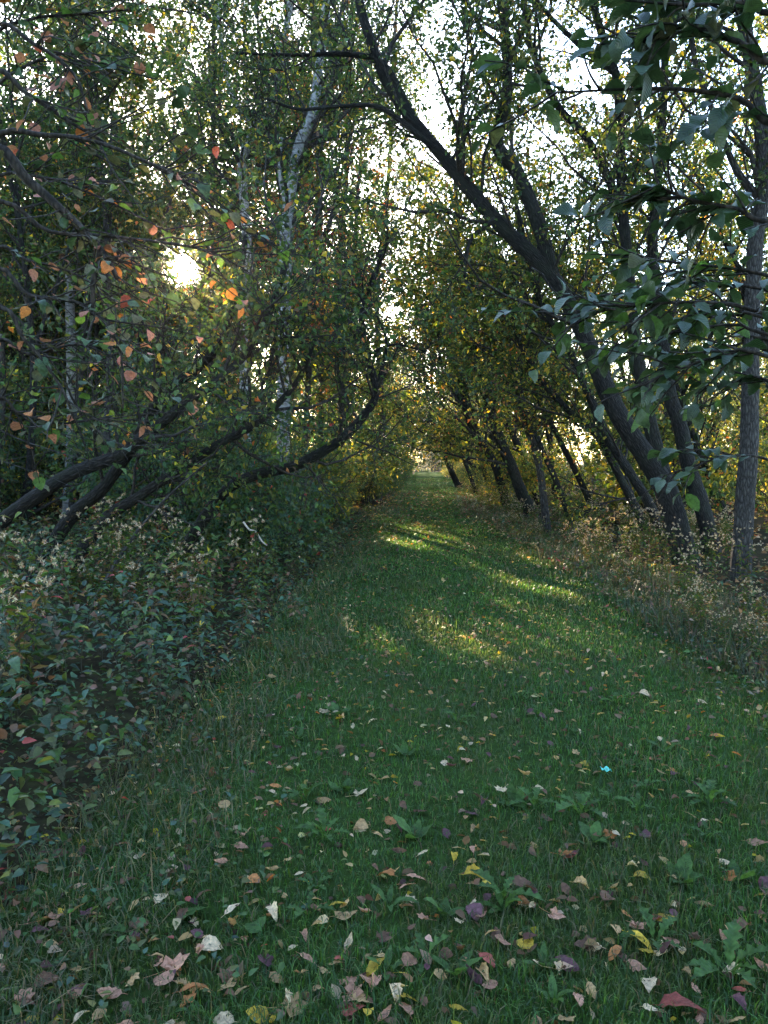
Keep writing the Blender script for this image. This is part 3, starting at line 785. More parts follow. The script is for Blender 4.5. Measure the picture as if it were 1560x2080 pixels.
LC = {'yellow': lm('leaf_yellow', (.52, .34, .04)), 'tan': lm('leaf_tan', (.46, .28, .13)), 'pale': lm('leaf_pale', (.64, .46, .29)),
      'pink': lm('leaf_pink', (.46, .23, .15)), 'brown': lm('leaf_brown', (.15, .075, .045)), 'purple': lm('leaf_purple', (.14, .06, .07)),
      'red': lm('leaf_red', (.30, .07, .05), .2), 'orange': lm('leaf_orange', (.42, .16, .05), .2), 'green': lm('leaf_green', (.06, .12, .03), .35),
      'elm': lm('leaf_elm', (.026, .055, .026), .25, .42, .6, .3), 'elm2': lm('leaf_elm_light', (.045, .08, .035), .3, .42, .6, .3),
      'nettle': lm('leaf_nettle', (.034, .070, .034), .22, .5, .35, .4), 'nettle2': lm('leaf_nettle_pale', (.052, .095, .042), .25, .5, .35, .4),
      'dusky': lm('leaf_dusky', (.07, .075, .04), .3), 'rust': lm('leaf_rust', (.30, .13, .10), .3)}
def leaf_obj(parent, shape, colour, pos, axis, normal, size, name='leaf'):
    me = random.choice(SH[shape])
    a_ = Vector(axis).normalized(); n_ = Vector(normal); x_ = a_.cross(n_).normalized(); z_ = x_.cross(a_)
    o = bpy.data.objects.new(name, me); COL.objects.link(o)
    if not me.materials: me.materials.append(LC[colour])
    o.material_slots[0].link = 'OBJECT'; o.material_slots[0].material = LC[colour]
    if parent: o.parent = parent
    o.matrix_local = Matrix.Translation(Vector(pos)) @ Matrix((x_, a_, z_)).transposed().to_4x4() @ Matrix.Diagonal((size, size, size, 1))
    return o

# ------------------------------------------------------------------ overhanging branches close by
def leafy_branches(name, base, stem, limbs, label, cat, shape, colours, weights, nmax, size, twl, ntw, bark, t0=.3):
    root = empty(name, base); tag(root, label, cat)
    base = np.array(base, float); tg, bgx = Geo(), Geo()
    trunk(tg, stem, .05, .02, sides=8, rough=.03)
    LL = []
    for pts, r0, r1 in limbs:
        p, r = trunk(tg, pts, r0, r1, sides=7, rough=.03)
        m = len(p); idx = np.linspace(0, m - 1, 16); i = np.minimum(idx.astype(int), m - 2); f = (idx - i)[:, None]
        LL.append(p[i] * (1 - f) + p[i + 1] * f)
    tg.build('trunk', bark, root, base)
    LL = np.array(LL); RR = np.full(LL.shape[:2], .006)
    p0, tn, r = sample(LL, RR, ntw, t0)
    B = grow(p0, nrm(side_dir(tn, rng.uniform(.5, 1.1, ntw)) * np.array([1, 1, .55])), twl * rng.uniform(.5, 1.3, ntw), 6, .14, -.02)
    RB = np.full((ntw, 6), .004) * np.linspace(1, .45, 6)[None]
    tubes(bgx, B, RB, 4); tag(bgx.build('twigs', M_TWIG, root, base), kind='stuff')
    n_a = int(nmax * .8)
    pa, ta, _ = sample(B, RB, n_a, .1); pb_, tb, _ = sample(LL, RR, nmax - n_a, t0 + .05)
    pos, tan = np.concatenate([pa, pb_]), np.concatenate([ta, tb])
    ax = nrm(tan * .7 + rng.normal(size=pos.shape) * np.array([.6, .6, .22]) + np.array([0, 0, -.2]))
    nn = nrm(rng.normal(size=pos.shape) * .38 + np.array([0, 0, 1]))
    ok = nrm(pos - CP) @ SUN < math.cos(R(1.3))
    for q in np.nonzero(ok)[0]:
        leaf_obj(root, shape, random.choices(colours, weights)[0], pos[q] - base + ax[q] * size * .15, ax[q], nn[q], size * random.uniform(.65, 1.2))
    return root
lx = lambda Y, *uv: px(Y, *uv)
b0 = (2.6, 2.9, float(gz(2.6, 2.9)))
leafy_branches('overhanging_sapling', b0, [b0, (2.5, 2.85, .9), (2.3, 2.75, 1.9), (2.1, 2.65, 2.9), (1.8, 2.5, 3.9)],
    [([(2.22, 2.7, 2.2)] + lx(2.4, (1620, 460), (1500, 425), (1400, 405), (1335, 375)), .011, .003),
     ([(2.1, 2.65, 2.7)] + lx(2.4, (1640, 260), (1500, 200), (1350, 180), (1130, 188)), .014, .003),
     ([(2.05, 2.62, 2.9)] + lx(2.3, (1640, 130), (1500, 85), (1380, 55), (1285, 95)), .014, .003),
     ([(2.0, 2.6, 3.1)] + lx(2.3, (1640, 20), (1500, 5), (1400, 10), (1260, 0)), .012, .003),
     ],
    'sapling with large dark oval leaves hanging high over the path', 'sapling', 'elm', ['elm', 'elm2', 'dusky', 'yellow'], [7, 2, .6, .12], 230, .08, .24, 60, M_TWIG, .27)
b2 = (3.0, 3.5, float(gz(3.0, 3.5)))
leafy_branches('overhanging_sapling', b2, [b2, (2.9, 3.4, .9), (2.75, 3.3, 1.7), (2.6, 3.2, 2.4)],
    [([(2.75, 3.3, 1.7)] + lx(2.8, (1600, 650), (1450, 615), (1300, 620), (1175, 640)), .010, .003),
     ([(2.8, 3.33, 1.5)] + lx(2.7, (1600, 735), (1480, 720), (1380, 750), (1290, 785)), .009, .003),
     ([(2.7, 3.28, 1.9)] + lx(3.0, (1600, 570), (1480, 545), (1350, 530), (1300, 520)), .009, .003),
     ([(2.75, 3.3, 1.7)] + lx(3.1, (1600, 690), (1500, 660), (1400, 670), (1250, 700)), .009, .003),
     ([(2.9, 3.4, 1.0)] + lx(3.4, (1640, 960), (1500, 925), (1400, 950), (1335, 970)), .008, .003)],
    'sapling with bluish green leaves in layered level sprays beside the path', 'sapling', 'elm', ['elm2', 'elm', 'green', 'yellow'], [6, 4, 1.2, .12], 280, .078, .27, 70, M_TWIG, .30)
b4 = (3.5, 4.1, float(gz(3.5, 4.1)))
leafy_branches('overhanging_sapling', b4, [b4, (3.4, 4.0, .9), (3.2, 3.9, 1.8), (3.0, 3.8, 2.5)],
    [([(3.2, 3.9, 1.9)] + lx(3.3, (1600, 600), (1470, 580), (1350, 575), (1230, 605)), .010, .003),
     ([(3.2, 3.9, 1.7)] + lx(3.2, (1600, 660), (1500, 640), (1380, 650), (1210, 655)), .009, .003),
     ([(3.25, 3.9, 1.6)] + lx(3.3, (1600, 700), (1500, 700), (1400, 725), (1330, 760)), .009, .003),
     ([(3.3, 3.95, 1.4)] + lx(3.4, (1620, 790), (1520, 770), (1440, 790)), .009, .003)],
    'sapling with pale bluish leaves set behind the layered sprays', 'sapling', 'elm', ['elm2', 'elm', 'green'], [6, 4, 1], 210, .078, .26, 52, M_TWIG, .28)
b1 = (-2.75, 3.1, float(gz(-2.75, 3.1)))
leafy_branches('overhanging_shrub', b1, [b1, (-2.6, 3.15, .9), (-2.45, 3.2, 1.8), (-2.3, 3.2, 2.6), (-2.1, 3.2, 3.5)],
    [([(-2.4, 3.2, 2.2)] + lx(3.2, (-40, 310), (60, 370), (130, 430), (190, 490), (215, 520), (238, 565)), .026, .010),
     (lx(3.2, (205, 508), (190, 570), (188, 640)), .016, .007),
     ([(-2.3, 3.2, 2.6)] + lx(3.3, (-40, 150), (60, 195), (130, 240), (230, 300)), .016, .005),
     ([(-2.35, 3.2, 2.35)] + lx(3.1, (-30, 290), (90, 275), (200, 290), (320, 340), (430, 400)), .016, .004),
     ([(-2.5, 3.2, 1.6)] + lx(3.2, (-40, 560), (60, 600), (170, 620), (240, 700), (250, 830)), .013, .004),
     ([(-2.5, 3.2, 1.5)] + lx(3.0, (-30, 640), (50, 690), (120, 780), (150, 850)), .012, .004),
     ([(-2.25, 3.2, 2.8)] + lx(3.3, (-30, 60), (70, 90), (150, 150), (180, 230)), .014, .004),
     ([(-2.4, 3.2, 2.0)] + lx(3.3, (-30, 420), (100, 470), (220, 480), (380, 500), (450, 520)), .013, .004)],
    'shrub with red orange and green autumn leaves on dark crooked branches', 'shrub', 'round', ['dusky', 'nettle', 'rust', 'orange', 'red', 'green'], [6, 5, 3, .9, .7, 2], 295, .055, .40, 110, M_TWIG, .4)
b3 = (-3.3, 3.8, float(gz(-3.3, 3.8)))
leafy_branches('overhanging_shrub', b3, [b3, (-3.1, 3.8, .9), (-2.95, 3.8, 1.8), (-2.8, 3.8, 2.8), (-2.6, 3.8, 3.8)],
    [([(-2.95, 3.8, 1.8)] + lx(3.9, (-40, 520), (60, 530), (160, 560), (280, 640)), .012, .004), ([(-3.0, 3.8, 1.5)] + lx(3.8, (-40, 700), (60, 720), (160, 700), (260, 740)), .012, .004),
     ([(-2.9, 3.8, 2.2)] + lx(3.9, (-40, 380), (80, 360), (200, 400), (340, 470)), .012, .004), ([(-2.8, 3.8, 2.8)] + lx(3.8, (-40, 200), (60, 130), (150, 110), (220, 160)), .012, .004),
     ([(-2.75, 3.8, 3.0)] + lx(3.8, (-40, 90), (60, 40), (150, 30), (260, 20)), .012, .004), ([(-3.05, 3.8, 1.2)] + lx(3.7, (-40, 820), (40, 840), (120, 860), (200, 850)), .010, .004)],
    'shrub with mostly dull green and rusty leaves behind the red leaved branches', 'shrub', 'round', ['dusky', 'nettle', 'rust', 'green', 'orange'], [5, 4, 3, 2, .6], 295, .06, .45, 120, M_TWIG)

# ------------------------------------------------------------------ undergrowth
def nettle(label, group, h, pairs, individual, cols=('nettle', 'nettle2'), size=.09, puff=False):
    root = empty('nettle_plant', (0, 0, 0)); tag(root, label, 'plant', group)
    sg = Geo(); ln = rng.normal(0, .12, 2)
    pts = np.array([[(ln[0] * t * t * h * 2, ln[1] * t * t * h * 2, h * t) for t in np.linspace(-.03, 1, 7)]])
    tubes(sg, pts, np.linspace(.005, .002, 7)[None], 4, (.06, .06, .03)); sg.build('stem', M_STEM, root)
    pp, aa, nn, ss, cc = [], [], [], [], []
    for k in range(pairs):
        t = .18 + .82 * (k + 1) / pairs; c = np.array([ln[0] * t * t * h * 2, ln[1] * t * t * h * 2, h * t]); rot = k * math.pi / 2 + random.uniform(-.4, .4)
        for q in (0, math.pi):
            d = np.array([math.cos(rot + q), math.sin(rot + q), random.uniform(-.35, .25)])
            pp.append(c + d * .025); aa.append(d); nn.append(np.array([0, 0, 1]) + .25 * rng.normal(size=3))
            ss.append(size * (1.15 - .55 * abs(t - .55)) * random.uniform(.75, 1.15))
    if individual:
        for p, a_, n_, s_ in zip(pp, aa, nn, ss): leaf_obj(root, 'nettle', random.choices(list(cols) + ['yellow', 'dusky', 'green', 'brown'], [5, 3, .12, 1.5, 1.5, .5])[0], p, a_, n_, s_)
    else:
        g = Geo(); n = len(pp)
        leaves6(g, np.array(pp), np.array(aa), np.array(nn), np.array(ss), np.array(ss) * .58, pal(random.choice([[(TEAL, 5), ((.05, .10, .055), 4), (OLV, 1)], [(TEAL, 5), ((.05, .10, .055), 4), (BRN, 1)], [(GRN, 4), (OLV, 3), (YGR, 1.5), (BRN, .8)], [(TEAL, 2), (OLV, 2), (BRN, 2), ((.2, .13, .08), 1), (RED, .3)]]), n), droop=.3)
        tag(g.build('foliage', M_NETTLE, root), kind='stuff')
    return root
def at_place(o, x, y, q, dz=-.01):
    o.location = (x, y, float(gz(x, y)) + dz); o.rotation_euler = (random.uniform(-.12, .12), random.uniform(-.12, .12), random.uniform(0, 6.28)); o.scale = (q, q, q)
nl_ = 'leafy bluish green nettle in the bed beside the path'; ng = 'nettles beside the path'
near = [nettle(nl_, ng, random.uniform(.4, .75), random.randint(7, 10), True, size=random.uniform(.055, .085)) for _ in range(5)]
mid = [nettle(nl_, ng, random.uniform(.5, .95), random.randint(9, 13), False, size=random.uniform(.065, .1)) for _ in range(9)]
cnt = 0; used = set()
def edge_l(y): return -1.15 + .2 * min(1, max(0, (y - 7) / 12)) - .12 * math.sin(y * 1.7) - .1 * math.sin(y * .63 + 1)
for k in range(44):
    y = random.uniform(3.2, 5.6); x = edge_l(y) - .15 - random.random() ** .9 * 1.9
    src = near[k % 5]; o = src if k < 5 else copy_tree(src)
    far_in = min(1, (edge_l(y) - x) / .8)
    at_place(o, x, y, (.55 + .5 * far_in) * random.uniform(.8, 1.2))
for k in range(235):
    y = 4.6 + 9 * random.random() ** 1.2; x = edge_l(y) - .1 - random.random() * 4.2 * min(1, y / 6)
    src = mid[k % 9]; o = src if k < 9 else copy_tree(src)
    far_in = min(1, (edge_l(y) - x) / .9)
    at_place(o, x, y, (.5 + .42 * far_in) * random.uniform(.75, 1.2))

# pale dry weeds with fluffy heads
def dry_weed(label, group, h, stems, green):
    root = empty('dry_weed', (0, 0, 0)); tag(root, label, 'plant', group)
    sg, lg, hg = Geo(), Geo(), Geo()
    for k in range(stems):
        a_ = random.random() * 6.28; sp = random.uniform(.03, .2); hh = h * random.uniform(.7, 1.1)
        p = np.array([[(sp * t * t * math.cos(a_) + .03 * math.cos(a_), sp * t * t * math.sin(a_) + .03 * math.sin(a_), hh * t) for t in np.linspace(-.04, 1, 6)]])
        tubes(sg, p, np.linspace(.003, .0012, 6)[None], 3)
        n = 22; t = rng.uniform(.15, .95, n); i = (t * 4.9).astype(int); c = p[0][i] + (p[0][i + 1] - p[0][i]) * (t * 4.9 - i)[:, None]
        d = rng.normal(size=(n, 3)) * np.array([1, 1, .4]) + np.array([0, 0, -.1])
        L = rng.uniform(.04, .085, n)
        leaves(lg, c, d, rng.normal(size=(n, 3)) * .5 + np.array([0, 0, 1]), L, L * .3, pal([(GRN, 3 * green), (OLV, 3 * green), (BRN, 3), ((.22, .15, .08), 2), (YGR, 1)], n), droop=.3)
        top = p[0][-1]; m_ = random.randint(3, 6)
        for q in range(m_):
            cc = top + rng.normal(size=3) * np.array([.045, .045, .04]); n = 16
            d = nrm(rng.normal(size=(n, 3)))
            leaves(hg, np.repeat(cc[None], n, 0), d, rng.normal(size=(n, 3)), rng.uniform(.012, .026, n), .007, pal([((.40, .31, .25), 3), ((.50, .42, .36), 2), ((.24, .16, .11), 2)], n))
    sg.build('stem', M_STEM, root); tag(lg.build('foliage', M_DRY, root), kind='stuff'); tag(hg.build('seed_head', M_DRY, root), kind='stuff')
    return root
dl = 'dry weed with fluffy pale seed heads on the verge by the leaning trunks'; dg = 'dry weeds on the verge'
dw = [dry_weed(dl, dg, random.uniform(.5, .85), random.randint(4, 6), g_) for g_ in (3, 2, 1, 2.5, 1.5, 4)]
def edge_r(y): return 2.25 - .75 * min(1, max(0, (y - 7) / 15)) + .1 * math.sin(y * 1.3 + 2) + .08 * math.sin(y * .5)
for k in range(270):
    y = 4.8 + 34 * random.random() ** 1.5; x = edge_r(y) + random.random() ** 1.1 * min(3.6, .8 + y * .22)
    src = dw[k % 6]; o = src if k < 6 else copy_tree(src)
    fi = min(1, (x - edge_r(y)) / .7)
    at_place(o, x, y, (.36 + .46 * fi) * random.uniform(.75, 1.2))
for k in range(24):
    y = random.uniform(3.6, 9); x = edge_l(y) - .3 - random.random() * 2.2
    o = copy_tree(dw[k % 6]); at_place(o, x, y, random.uniform(.75, 1.15))
    tag(o, 'dry weed with fluffy pale heads poking out of the nettle bed', 'plant', 'dry weeds in the nettle bed')

# ground cover and litter nobody could count
def cover(name, label, cat, N, xf, y0, y1, pw, hmax, size, palette, mat, up=.8):
    y = y0 + (y1 - y0) * rng.random(N) ** pw; x = xf(y, rng.random(N))
    sc_ = np.maximum(1, y / 7) ** .6
    z = gz(x, y) + .008 + hmax * rng.random(N) ** 1.5 * np.minimum(1, sc_)
    g = Geo(); d = rng.normal(size=(N, 3)) * np.array([1, 1, .35])
    L = size * rng.uniform(.5, 1.3, N) * sc_
    (leaves6 if size < .07 else leaves)(g, np.stack([x, y, z], -1), d, rng.normal(size=(N, 3)) * .4 + np.array([0, 0, up]), L, L * .62, pal(palette, N), droop=.15)
    tag(g.build(name, mat), label, cat, kind='stuff')
PAL_LIT = [((.40, .24, .11), 3), ((.54, .38, .24), 2), (BRN, 5), ((.20, .12, .08), 4), (YEL, .6), (ORA, .4), ((.12, .06, .06), 2)]
cover('ground_cover', 'low green weeds creeping along the nettle side of the grass', 'ground cover', 9000, lambda y, r: -.55 - 1.4 * r ** .8 - .15 * np.sin(y * 2) + .15 * rng.normal(size=len(y)), 1.4, 26, 1.6, .09, .03, [(TEAL, .8), (GRN, 4), (OLV, 2), (BRN, .8), (RED, .15)], M_NETTLE)
cover('ground_cover', 'low green and brown weeds at the foot of the dry weeds', 'ground cover', 11000, lambda y, r: 1.95 - .7 * np.clip((y - 7) / 15, 0, 1) + 2.6 * r ** 1.2 + .15 * rng.normal(size=len(y)), 4.0, 32, 1.6, .22, .042, [(GRN, 3), (OLV, 3), (TEAL, 1), (BRN, 2), ((.22, .15, .08), 2), (RED, .2)], M_NETTLE)
cover('ground_cover', 'shady leafy growth filling the nettle bed', 'ground cover', 11000, lambda y, r: -1.35 - (1.2 + .5 * y) * r, 2.4, 16, 1.4, .42, .06, [(TEAL, 4), (GRN, 3), (OLV, 2), (BRN, 1.2), (RED, .1), (YGR, .4)], M_NETTLE)
cover('leaf_litter', 'brown and tan fallen leaves lying too thick to count', 'leaf litter', 3800, lambda y, r: -1.7 + 4.2 * r ** 1.25, 1.3, 40, 1.5, .03, .045, PAL_LIT, M_DRY, up=1.5)
cover('leaf_litter', 'small curled dead leaves strewn through the nearer grass', 'leaf litter', 2300, lambda y, r: -1.6 + 4.0 * r ** 1.3, 1.4, 8, 1.0, .03, .042, PAL_LIT, M_DRY, up=1.2)
cover('leaf_litter', 'dead leaves carpeting the floor under the trees', 'leaf litter', 9000, lambda y, r: np.where(rng.random(len(y)) < .5, -2 - .8 * y * r, 2.6 + .7 * y * r), 7, 60, 1.2, .05, .09, PAL_LIT, M_DRY, up=1.5)

# ------------------------------------------------------------------ grass
def grass(name, label, N, xf, y0, y1, h, wid, palette, lean=.5, pw=1.0):
    u = rng.random(N); e = -.55; y = (y0 ** e + u * (y1 ** e - y0 ** e)) ** (1 / e)
    x = xf(y, rng.random(N)); k = np.abs(x - .0) < .75 * y + 1.2; x, y = x[k], y[k]; N = len(x)
    clump = .75 + .35 * np.sin(x * 3.1 + 1.3 * np.sin(y * 1.9)) * np.sin(y * 2.7 + x) + .25 * rng.normal(size=N)
    H = h * np.clip(clump, .6, 1.8) * rng.uniform(.6, 1.2, N); W = wid * np.maximum(1, y / 3.2) * rng.uniform(.7, 1.3, N)
    b = np.stack([x, y, gz(x, y) + .004], -1); d = rng.normal(size=(N, 3)) * lean; d[:, 2] = 0
    s = nrm(np.cross(d + 1e-4, np.array([0, 0, 1]))) 
    yaw = rng.normal(size=(N, 3)); yaw[:, 2] = 0; s = nrm(s + .6 * yaw)
    up = np.array([0, 0, 1.0])
    m = b + (up * .58 + d * .28) * H[:, None]; t = b + nrm(up * .75 + d) * H[:, None] * 1.05
    w = s * W[:, None] * .5
    v = np.stack([b - w, b + w, m - w * .8, m + w * .8, t], 1)
    f = np.array([[0, 1, 3], [0, 3, 2], [2, 3, 4]]); ff = (f[None] + (np.arange(N) * 5)[:, None, None]).reshape(-1, 3)
    c = pal(palette, N, .2)
    ty = np.sin(x * 2.3 + 1.7 * np.sin(y * 1.1)) * np.sin(y * 1.6 + 1.2 * np.sin(x * 1.9)) + .5 * np.sin(x * 6.1 + y * 4.3) * np.sin(y * 5.7 - x * 3)
    c = c * (1 + .22 * ty)[:, None]; dry = (ty < -.35)[:, None] * rng.random((N, 1)); c = c * (1 - .35 * dry) + np.array([.13, .105, .05]) * .35 * dry
    g = Geo(); g.add(v.reshape(-1, 3), ff, np.repeat(c, 5, axis=0))
    tag(g.build(name, M_GRASS), label, 'grass', kind='stuff')
PAL_GR = [((.040, .095, .018), 5), ((.030, .070, .020), 4), ((.07, .13, .025), 2), ((.12, .10, .05), 1.3)]
grass('grass', 'short mown green grass covering the path', 150000, lambda y, r: PX0 - .15 + (PX1 - PX0 + .4) * r ** np.where(y < 6, .85, 1.0) + .1 * rng.normal(size=len(y)), 1.25, 75, .052, .0038, PAL_GR)
edge_l_np = lambda y: -1.15 + .2 * np.clip((y - 7) / 12, 0, 1) - .12 * np.sin(y * 1.7) - .1 * np.sin(y * .63 + 1)
edge_r_np = lambda y: 2.25 - .75 * np.clip((y - 7) / 15, 0, 1) + .1 * np.sin(y * 1.3 + 2) + .08 * np.sin(y * .5)
grass('grass', 'longer ragged grass at the edge of the nettle bed', 8000, lambda y, r: edge_l_np(y) + .3 - .7 * r, 1.3, 14, .13, .004, [((.04, .08, .025), 4), ((.09, .09, .04), 2), ((.2, .15, .08), 1)], lean=.8)
grass('grass', 'tall brown and green grass along the dry weed verge', 14000, lambda y, r: edge_r_np(y) - .12 + 1.3 * r, 3.5, 34, .20, .004, [((.035, .065, .025), 5), ((.09, .065, .04), 2), ((.16, .12, .08), .8)], lean=.6)

# ------------------------------------------------------------------ weeds in the grass
def rosette(x, y, n, size, label, group, shape='toothed', colour='green'):
    root = empty('weed_rosette', (x, y, float(gz(x, y)) + .005)); tag(root, label, 'plant', group)
    for k in range(n):
        a_ = k * 6.283 / n + random.uniform(-.4, .4); el = random.uniform(.25, .9)
        d = np.array([math.cos(a_) * math.cos(el), math.sin(a_) * math.cos(el), math.sin(el)])
        leaf_obj(root, shape, colour, d * .01, d, (-d[0] * .5, -d[1] * .5, 1), size * random.uniform(.7, 1.2))
    return root
for (u, v, n, q) in ((1180, 1660, 7, .15), (1085, 1645, 6, .13), (1440, 1640, 8, .14), (1020, 1840, 6, .12), (1480, 1990, 8, .15), (620, 1625, 6, .11), (660, 1710, 7, .12), (1330, 1930, 6, .11), (930, 1470, 6, .11), (1250, 1440, 6, .1)):
    q_ = G(u, v); rosette(q_[0], q_[1], n, q, 'large rosette of toothed weed leaves standing up in the mown grass', 'large weed rosettes')
for k in range(34):
    q_ = G(random.uniform(600, 1560), 1330 + 740 * random.random() ** .9); rosette(q_[0], q_[1], random.randint(4, 6), random.uniform(.06, .1), 'small rosette of weed leaves in the mown grass', 'small weed rosettes', random.choice(['toothed', 'long', 'oval']))

# ------------------------------------------------------------------ fallen leaves
CNAME = {'yellow': 'yellow', 'tan': 'tan', 'pale': 'pale buff', 'pink': 'pinkish brown', 'brown': 'dark brown', 'purple': 'purple brown', 'red': 'red', 'orange': 'orange', 'green': 'green'}
SNAME = {'oval': 'oval', 'long': 'narrow', 'round': 'rounded', 'curled': 'curled', 'maple': 'lobed'}
def fallen(x, y, shape, colour, size, ang, tilt=.25, label=None, group=None):
    a_ = np.array([math.cos(ang), math.sin(ang), random.uniform(-tilt, tilt) * .6]); n_ = (random.uniform(-tilt, tilt), random.uniform(-tilt, tilt), 1)
    c = np.array([x, y, float(gz(x, y)) + .028]) - a_ * size * .5
    o = leaf_obj(None, shape, colour, c, a_, n_, size, 'fallen_leaf')
    lab = label or '%s %s fallen leaf lying on the grass' % (CNAME[colour], SNAME[shape])
    tag(o, lab, 'leaf', group or (None if label else '%s %s leaves on the grass' % (CNAME[colour], SNAME[shape])))
big = [(765, 1975, 'long', 'yellow', .135, 1.1, 'long bright yellow leaf, largest of the yellow ones on the grass'), (1300, 1920, 'long', 'yellow', .12, -1.0, 'yellow folded leaf with a dark edge, stuck upright in grass'),
    (1355, 1870, 'round', 'yellow', .085, .1, 'half round yellow leaf lying flat on the dark grass'), (965, 1788, 'curled', 'yellow', .10, -.4, 'curled yellow leaf lying with a second yellow one at its tip'),
    (990, 1800, 'oval', 'yellow', .06, .6, 'small yellow leaf touching the tip of a curled yellow leaf'), (1455, 1500, 'oval', 'orange', .085, .2, 'glowing orange yellow leaf lying in the sunlit grass'),
    (1187, 1553, 'round', 'yellow', .065, 1.2, 'small round yellow leaf close to a teal scrap'), (702, 1866, 'round', 'tan', .095, .3, 'notched golden tan leaf with a pale rim'),
    (515, 1793, 'round', 'orange', .075, -.6, 'round amber leaf spotted with brown'), (990, 1968, 'oval', 'red', .085, -1.1, 'coral red leaf lying tip down in the grass'),
    (1150, 1972, 'oval', 'purple', .10, -.7, 'dark wine purple leaf half sunk in the grass'), (1385, 2058, 'oval', 'red', .14, -.4, 'large deep red leaf, crumpled'),
    (330, 1828, 'oval', 'pale', .085, 1.2, 'pale cream leaf standing among brown ones'), (473, 1848, 'long', 'pale', .085, .9, 'narrow pale leaf beside a broad green leaf'),
    (360, 1962, 'maple', 'pink', .12, .4, 'large pinkish lobed leaf, flat, near the broad green ones'), (108, 1868, 'maple', 'pink', .12, .9, 'pinkish lobed leaf folded upright near the nettles'),
    (395, 1855, 'round', 'green', .13, .5, 'broad fresh green leaf among the fallen ones'), (520, 1885, 'round', 'green', .1, 2.0, 'second broad green leaf near the pale narrow one'),
    (430, 1925, 'round', 'pale', .085, .2, 'cream and brown cupped leaf'), (845, 1787, 'oval', 'pink', .085, -.3, 'dusty pink oval leaf'), (1062, 1800, 'oval', 'brown', .10, .1, 'reddish brown leaf arched like a bridge'),
    (1060, 1838, 'curled', 'pale', .075, 1.4, 'cream curled leaf rolled like a tube'), (833, 1835, 'maple', 'pale', .07, .8, 'almost white small lobed leaf'), (1305, 1790, 'round', 'yellow', .075, -.2, 'pale yellow cupped leaf'),
    (1540, 1712, 'oval', 'pink', .1, -.6, 'pink brown leaf with one rolled side'), (1250, 1945, 'long', 'orange', .1, .8, 'amber leaf folded lengthwise'), (1310, 1702, 'oval', 'purple', .09, 1.2, 'slate purple leaf hanging on grass blades'),
    (1135, 1455, 'oval', 'pink', .075, .5, 'pink leaf standing on edge in the shade'), (660, 1442, 'maple', 'pale', .1, .2, 'cream lobed leaf near the nettle edge'), (1150, 1740, 'maple', 'orange', .08, .1, 'rusty orange lobed leaf'),
    (1240, 1700, 'maple', 'orange', .075, -.1, 'ochre lobed leaf above the rusty one'), (795, 1668, 'round', 'orange', .07, .2, 'orange brown rounded leaf cupped upward'), (735, 1610, 'maple', 'pale', .095, .3, 'bleached lobed leaf with frayed rim'),
    (660, 1620, 'curled', 'tan', .09, .5, 'tan crinkled leaf beside a weed rosette'), (560, 1593, 'oval', 'orange', .07, .2, 'bright orange leaf by the nettle edge'), (490, 1725, 'oval', 'pink', .07, -.2, 'salmon leaf with dark centre'),
    (400, 2012, 'long', 'orange', .11, .2, 'long salmon orange leaf'), (1480, 1755, 'curled', 'pale', .08, -.8, 'white backed curled leaf'), (600, 2050, 'maple', 'tan', .1, .3, 'tan lobed leaf with yellow edge'), (720, 2035, 'maple', 'pink', .09, -.4, 'crumpled pink lobed leaf lying in short grass')]
for (u, v, sh, co, q, an, lab) in big:
    p = G(u, v, .02); fallen(p[0], p[1], sh, co, q * .85, an + R(YAW), .3, lab)
cl, cw = ['tan', 'pale', 'pink', 'brown', 'purple', 'yellow', 'orange', 'red', 'green'], [5, 4, 4.5, 5, 3, 1.4, 1.2, .6, .5]
k = 0
while k < 275:
    v = 1290 + 800 * random.random() ** .62; u = random.uniform(-60, 1620)
    p = G(u, v, .02)
    if p[0] < edge_l(p[1]) - .1 or p[0] > edge_r(p[1]) + .3 or (p[1] > 3.4 and p[0] < -.9 and random.random() < .5): continue
    fallen(p[0], p[1], random.choices(['oval', 'long', 'round', 'curled', 'maple'], [4, 1.2, 2, 4, 2.4])[0], random.choices(cl, cw)[0], random.uniform(.035, .072), random.uniform(0, 6.28), .55); k += 1

# ------------------------------------------------------------------ small things
p = G(1230, 1570, .02)
g = Geo(); xs_ = np.linspace(-.028, .028, 7); v = []
for i, x in enumerate(xs_):
    for j, yy in enumerate((-.012, 0, .012)): v.append((x, yy * (1 + .3 * math.sin(i * 2)), .010 * math.sin(i * 1.7 + j) + .012))
f = []
for i in range(6):
    for j in range(2): b = i * 3 + j; f += [(b, b + 3, b + 4), (b, b + 4, b + 1)]
g.add(v, f, smooth=False)
m_teal = plain_mat('teal_plastic', (.10, .55, .45), .15, .8)
o = g.build('plastic_scrap', m_teal); o.location = (p[0], p[1], float(gz(p[0], p[1])) + .03); o.rotation_euler = (.2, .1, .3)
md = o.modifiers.new('thickness', 'SOLIDIFY'); md.thickness = .0015
tag(o, 'small shiny teal plastic scrap lying in the grass', 'litter')

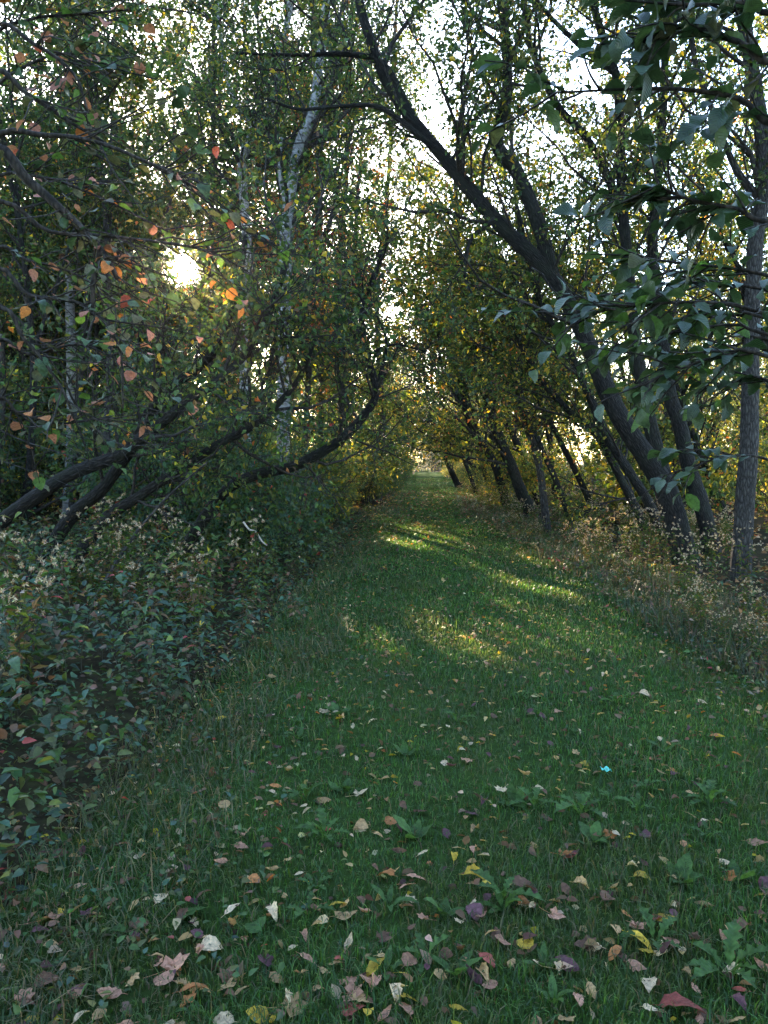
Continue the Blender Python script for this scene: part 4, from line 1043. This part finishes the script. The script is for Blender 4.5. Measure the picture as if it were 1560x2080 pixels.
def stick(name, pts, r0, r1, label, mat):
    g = Geo(); trunk(g, pts, r0, r1, sides=7, rough=.06); b = np.array(pts[0]); o = g.build(name, mat, None, b); tag(o, label, 'stick')
M_PALE = plain_mat('bare_wood', (.36, .30, .25))
stick('broken_stick', px(7.6, (494, 1060), (506, 1075), (519, 1080), (532, 1099), (542, 1108)), .011, .006, 'short barkless whitish stick caught in the nettles', M_PALE)
stick('dead_branch', [np.array(q) for q in (px(7.0, (180, 1240))[0], *px(7.2, (250, 1120), (330, 1020), (420, 940)))], .02, .01, 'bare dead branch propped in the nettle bed', M_BARKG)
dead = [px(5.6, (-160, 1100), (-40, 855), (60, 868), (160, 888), (280, 905), (430, 888)), px(5.6, (-40, 855), (60, 900), (180, 935), (290, 960)), px(5.6, (60, 868), (140, 860), (240, 842)), px(5.8, (-160, 1100), (-60, 940), (60, 955), (150, 990))]
root = empty('dead_shrub', G(-170, 1330)); tag(root, 'leafless grey shrub with thin bare arching twigs', 'shrub')
g = Geo(); b = np.array(root.location)
dead[0] = [b] + dead[0][0:]
for d in dead: trunk(g, d, .007, .002, sides=5, rough=.03)
g.build('stem', M_BARKG, root, b)
LL = np.array([spline(d, 4)[:9] for d in dead]); p0, tn, r = sample(LL[:, 4:], np.full((len(dead), 5), .004), 26, .1)
g = Geo(); Bz = grow(p0, side_dir(tn, rng.uniform(.4, .9, 26)), rng.uniform(.2, .6, 26), 6, .15, 0); tubes(g, Bz, np.full((26, 6), .002), 3); tag(g.build('twigs', M_BARKG, root, b), kind='stuff')
# ------------------------------------------------------------------ haze in the low sun
HZ = 0.0003
hm, hn, hl_, hout = nodes('haze'); 
pv = hn.new('ShaderNodeVolumePrincipled'); pv.inputs['Color'].default_value = (.95, .93, .92, 1); pv.inputs['Density'].default_value = HZ; pv.inputs['Anisotropy'].default_value = .8
hl_.new(pv.outputs[0], hout.inputs['Volume'])
g = Geo(); x0, x1, y0, y1, z0, z1 = -1300, 1300, -1300, 1300, -1.5, 19
g.add([(x0, y0, z0), (x1, y0, z0), (x1, y1, z0), (x0, y1, z0), (x0, y0, z1), (x1, y0, z1), (x1, y1, z1), (x0, y1, z1)],
      [(0, 2, 1), (0, 3, 2), (4, 5, 6), (4, 6, 7), (0, 1, 5), (0, 5, 4), (1, 2, 6), (1, 6, 5), (2, 3, 7), (2, 7, 6), (3, 0, 4), (3, 4, 7)], smooth=False)
tag(g.build('haze', hm), 'thin pale haze in the low sunlight', 'haze', kind='stuff')
